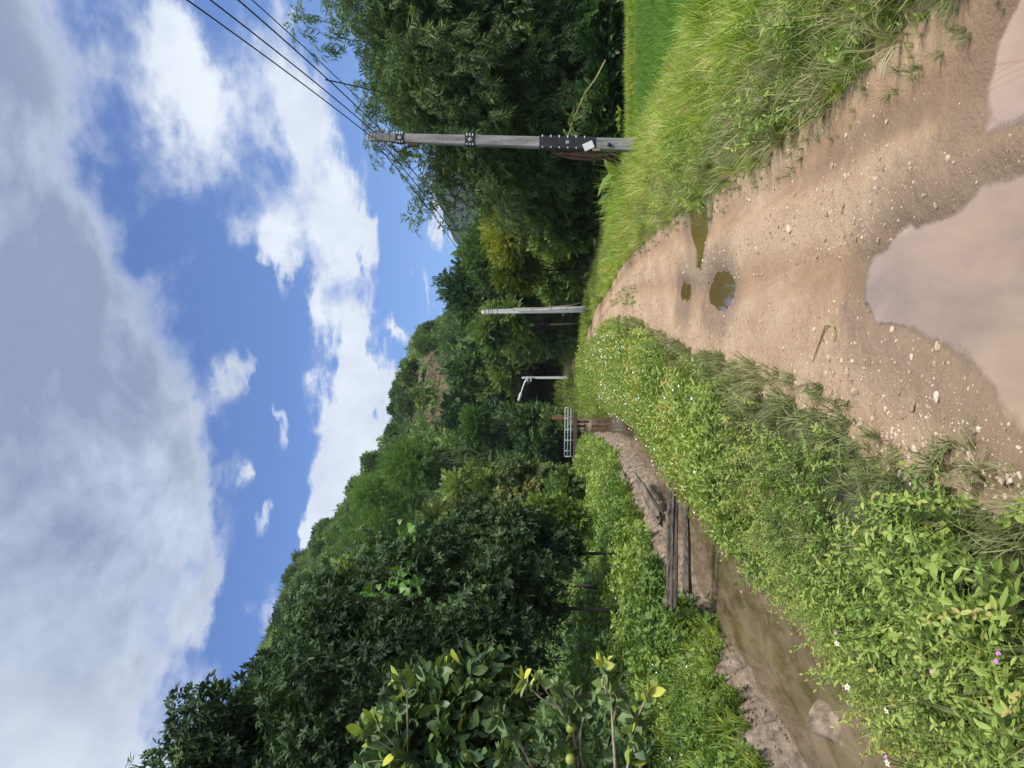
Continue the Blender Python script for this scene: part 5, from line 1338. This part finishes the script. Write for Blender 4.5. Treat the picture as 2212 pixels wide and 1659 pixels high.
    for sx, sy, Yd, r__, mt_ in [(1252, 1545, 4.45, .036, 'fruit'), (1233, 1572, 4.4, .033, 'fruity'), (1387, 1636, 4.3, .036, 'fruit'), (1232, 1640, 4.3, .03, 'fruity')]:
        c = K(sx, sy, Yd) - base; W = V * [1, 1, .96] * r__; W[:, 2] -= .05 * r__ * np.exp(-((V[:, 2] - 1) / .15) ** 2)
        f_ = link('fruit', mesh('fruit', W + c, T, M_[mt_], None, True), t)
        v, t_ = tube([c + [0, 0, r__ * .9], c + [.004, 0, r__ + .03]], .003, 5); link('stalk', mesh('stalk', v, t_, M_['culm']), f_)
citrus()

# ------------------------------------------------------------------ vines with big leaves trailing over the orchard tree
def vine(label, pix, Yd, seed, n, s_=.2, base=.5):
    r_ = np.random.default_rng(seed); P = np.array([at(a, b, Yd + c) for a, b, c in pix]); o0 = P[0].copy()
    t = thing('climbing_vine', label, 'vine', o0); tt = np.linspace(0, len(P) - 1, n)
    c = np.stack([np.interp(tt, np.arange(len(P)), P[:, q_]) for q_ in range(3)], -1) - o0 + r_.normal(size=(n, 3)) * .12
    d = r_.normal(size=(n, 3)) * .7 + [0, -.3, -.6]
    heart = np.array([[0, 0, 0], [-.38, -.06, .05], [-.55, .28, .06], [-.24, .58, .0], [0, 1, -.1], [.24, .58, 0], [.55, .28, .06], [.38, -.06, .05], [0, .4, -.03]])
    hT = np.array([[8, i, (i + 1) % 8] for i in range(8)])
    V, T, A = place((heart, hT, np.zeros(9)), c, frames(d, np.tile([.1, -.8, .6], (n, 1)) + .4 * r_.normal(size=(n, 3))), s_ * r_.uniform(.6, 1.2, n), base + r_.normal(size=n) * .15)
    link('leaves', mesh('leaves', V, T, M_['vine'], A), t)
    v, t_ = tube(np.stack([np.interp(np.linspace(0, len(P) - 1, 20), np.arange(len(P)), P[:, q_]) for q_ in range(3)], -1) - o0, .012, 5); link('stem', mesh('stem', v, t_, M_['culm']), t)
vine('bright vine of large leaves at the crown edge, higher and nearer the feathery bamboo', [(862, 1135, 0), (868, 1160, 0), (885, 1165, .1), (900, 1150, .3), (875, 1190, -.2), (865, 1215, -.3)], 16.6, 1, 30, .20, .6)
vine('trail of large pale vine leaves down the middle of the dark orchard tree', [(775, 1290, 0), (800, 1300, -.1), (830, 1275, -.1), (845, 1245, -.1), (875, 1255, -.2), (890, 1270, -.2)], 14.6, 2, 46, .18, .45)
vine('short fresh vine hanging above the creeper mound', [(905, 1120, 0), (985, 1130, .2), (1020, 1128, .3), (1105, 1110, .4)], 21, 3, 34, .16, .55)

# ------------------------------------------------------------------ flowers
rf = np.random.default_rng(71)
def daisy_geo():
    a = np.arange(5) * 2 * PI / 5; 
    V, T, A = place(leaf(.62, 'flat', .05, .1), np.zeros((5, 3)) + [0, 0, .0], frames(np.stack([np.cos(a), np.sin(a), 0 * a + .15], -1), np.tile([0, 0, 1.0], (5, 1))), np.full(5, 1.0), np.zeros(5))
    return V, T, A
DAI = daisy_geo()
def flower(name, label, sx, sy, Yd, s_, stemh, seed, pink=False, cat='flower', group=None):
    r_ = np.random.default_rng(seed); p = at(sx, sy, Yd); t = thing(name, label, cat, p - [0, 0, stemh], group)
    lx, ly = r_.normal() * .02, .03 + r_.normal() * .02
    v, t_ = tube([[lx * 2, ly * 2, -.04], [lx, ly, stemh * .5], [0, 0, stemh]], [.003, .0025, .002], 5); link('stem', mesh('stem', v, t_, M_['culm']), t)
    if pink:
        V, T, A = stone_tmpl(seed, 3, .95); V = V * (1 + .14 * r_.normal(size=(len(V), 1))); link('bloom', mesh('bloom', V * s_ + [0, 0, stemh], T, M_['pink']), t)
    else:
        up = nrm(np.array([[r_.normal() * .4, -.5 + r_.normal() * .3, 1.0]])); M = frames(np.cross(up, [[1.0, .2, 0]]), up)
        V, T, A = place(DAI, np.array([[0, 0, stemh]]), M, np.array([s_]), np.array([.5])); link('petals', mesh('petals', V, T, M_['petal']), t)
        V, T = ico(2); link('disc', mesh('disc', (V * [1, 1, .7] * s_ * .34 + [0, 0, s_ * .1]) @ M[0].T + [0, 0, stemh], T, M_['disc'], None, True), t)
WF = [(1808, 1390, 3.75, 'white flower with an orange eye standing alone in front of the muddy water'), (1915, 1535, 3.1, 'white flower with orange eye at the water edge, between two pink puffs'),
      (1830, 1484, 3.3, 'white two petalled flower nodding over the canal water'), (1917, 1648, 2.95, 'white flower in the very corner beside a pink puff'),
      (1668, 1218, 6.3, 'white flower leaning out from the verge, nearest to the water bend'), (1608, 1134, 8.2, 'white flower above the canal on the verge side, below the log'), (1575, 1160, 8.6, 'white flower sticking out over the water near the crossing log'),
      (1540, 1118, 9.2, 'white flower just below the end of the thinner log'), (1560, 1195, 9.0, 'white flower hanging over mid canal beyond the verge leaves'), (1483, 1440, 9.2, 'pair sized white flower on the orchard side bank under the citrus leaves')]
for k_, (sx, sy, Yd, lab) in enumerate(WF): flower('white_flower', lab, sx, sy, Yd, .013 + .0014 * Yd * .5, .22, 80 + k_, group='white flowers one can count')
PF = [(2157, 1412, 2.62, 'pink puff flower on the leafy verge, the larger of a close pair'), (2152, 1428, 2.60, 'smaller pink puff of the close pair on the leafy verge'),
      (2012, 1452, 2.9, 'pink puff flower alone among the verge leaves'), (1914, 1636, 2.93, 'lilac puff flower in the corner next to a white flower'), (1806, 1368, 3.7, 'faint pink puff beside the white flowers at the water edge')]
for k_, (sx, sy, Yd, lab) in enumerate(PF): flower('pink_flower', lab, sx, sy, Yd, .0085, .10, 95 + k_, True, group='pink puff flowers')
# the drift of tiny white flowers over the verge farther off
x, y = region(rf, 430, 6.5, 36, fx_v, .35)
s_ = (cv(RL, y) - x) / (cv(RL, y) - cv(WR, y)); k = (s_ > .08) & (rf.random(len(x)) < .2 + 2.2 * np.maximum(0, patch(x, y, .35, 73)) + .5 * np.exp(-((y - 22) / 7) ** 2)); x, y = x[k], y[k]
n = len(x); z = height(x, y) + rf.uniform(.28, .52, n) * (1 + .01 * y)
up = nrm(np.stack([rf.normal(size=n) * .5, -.5 + rf.normal(size=n) * .4, np.ones(n)], -1)); M = frames(np.cross(up, np.tile([1.0, .2, 0], (n, 1))), up)
g = G().add(*place(DAI, np.stack([x, y, z], -1), M, .011 + .00062 * y + 0 * x, np.full(n, .5)))
x, y = region(rf, 160, 9, 40, lambda y, u: cv(WL, y) - .5 - 3 * u, .8); n = len(x); z = height(x, y) + rf.uniform(.2, .38, n)
up = nrm(np.stack([rf.normal(size=n) * .5, -.5 + rf.normal(size=n) * .4, np.ones(n)], -1)); M = frames(np.cross(up, np.tile([1.0, .2, 0], (n, 1))), up)
g.add(*place(DAI, np.stack([x, y, z], -1), M, .011 + .0006 * y + 0 * x, np.full(n, .5)))
o = g.obj('wildflowers', M_['petal']); o['label'] = 'drift of tiny white wildflowers over the verge and bank'; kind(o, 'stuff')

# leafy plants close to the camera one can point at
def near_plant(label, sx, sy, Yd, h, seed, mat='herb', n=3, tint=.6):
    r_ = np.random.default_rng(seed); p = at(sx, sy, Yd); p[2] = zat(p[0], p[1]); t = thing('leafy_herb', label, 'plant', p, 'big herbs nearest the camera')
    for i in range(n):
        V, T, A = herb(r_, 6, .34, 'oval', .40, lean=.3)
        link('shoot', mesh('shoot', V * h * r_.uniform(.8, 1.1) + [r_.normal() * .04, r_.normal() * .04, 0], T, M_[mat], A + tint, True), t)
for k_, (sx, sy, Yd, lab) in enumerate([(2160, 1560, 2.65, 'big leafed herb in the corner below the pink pair'), (2090, 1500, 2.75, 'leafy herb with pointed leaves right beside the lone pink puff'),
                                       (2190, 1480, 2.6, 'leafy herb at the lowest edge, close to the pink pair'), (2010, 1580, 2.9, 'leafy herb halfway between the lone pink puff and the corner flowers'),
                                       (1960, 1350, 3.3, 'leafy herb at the canal edge of the verge, short of the lone white flower'), (2120, 1330, 2.8, 'leafy herb among dry grass towards the road')]):
    near_plant(lab, sx, sy, Yd, .24, 120 + k_)
# upright bright tufts on the field side
def tuft(label, sx, sy, Yd, h, seed, tint=.62):
    r_ = np.random.default_rng(seed); p = at(sx, sy, Yd); p[2] = zat(p[0], p[1]) - .02
    g = G()
    for i in range(5):
        V, T, A = grass_tuft(r_, 34, h, .55, .009, 6, .22); g.add(V + [r_.normal() * .16, r_.normal() * .16, 0], T, A + tint)
    o = link('grass_tuft', mesh('grass_tuft', *g.arrays()[:2], M_['grass'], g.arrays()[2])); o.location = p; tag(o, label, 'grass tuft', 'tall grass tufts')
for k_, (sx, sy, Yd, h, lab) in enumerate([(1385, 385, 17.0, 1.15, 'tallest bright grass tuft, beside the foot of the near pole on the canal side'), (1490, 60, 10.6, .55, 'bright tuft at the edge of the rice field, farthest from the pole'),
                                          (1462, 150, 12.2, .5, 'bright tuft at the rice field edge, halfway along'), (1432, 235, 14.2, .5, 'bright tuft at the rice field edge, nearer the pole'),
                                          (1370, 290, 17.6, .8, 'grass tuft on the rice field side of the near pole foot'), (1345, 450, 21.0, .95, 'tall grass tuft between the near pole and the road bend'), (1560, 60, 8.6, .7, 'broad tuft of long grass on the verge opposite the puddles')]):
    tuft(lab, sx, sy, Yd, h, 140 + k_)

# ------------------------------------------------------------------ the humid air
mt = bpy.data.materials.new('humid_air'); mt.use_nodes = True
n = NT(mt.node_tree); out = n.node('ShaderNodeOutputMaterial'); pv = n.node('ShaderNodeVolumePrincipled')
pv.inputs['Color'].default_value = (.84, .91, 1.0, 1); pv.inputs['Density'].default_value = 0.0002; pv.inputs['Anisotropy'].default_value = .2
n.l.new(pv.outputs[0], out.inputs['Volume'])
V, T = box([0, 560, 134], [5200, 2000, 300])
hz = link('haze', mesh('haze', V, T, mt)); kind(hz, 'stuff'); hz['label'] = 'thin pale humid air'
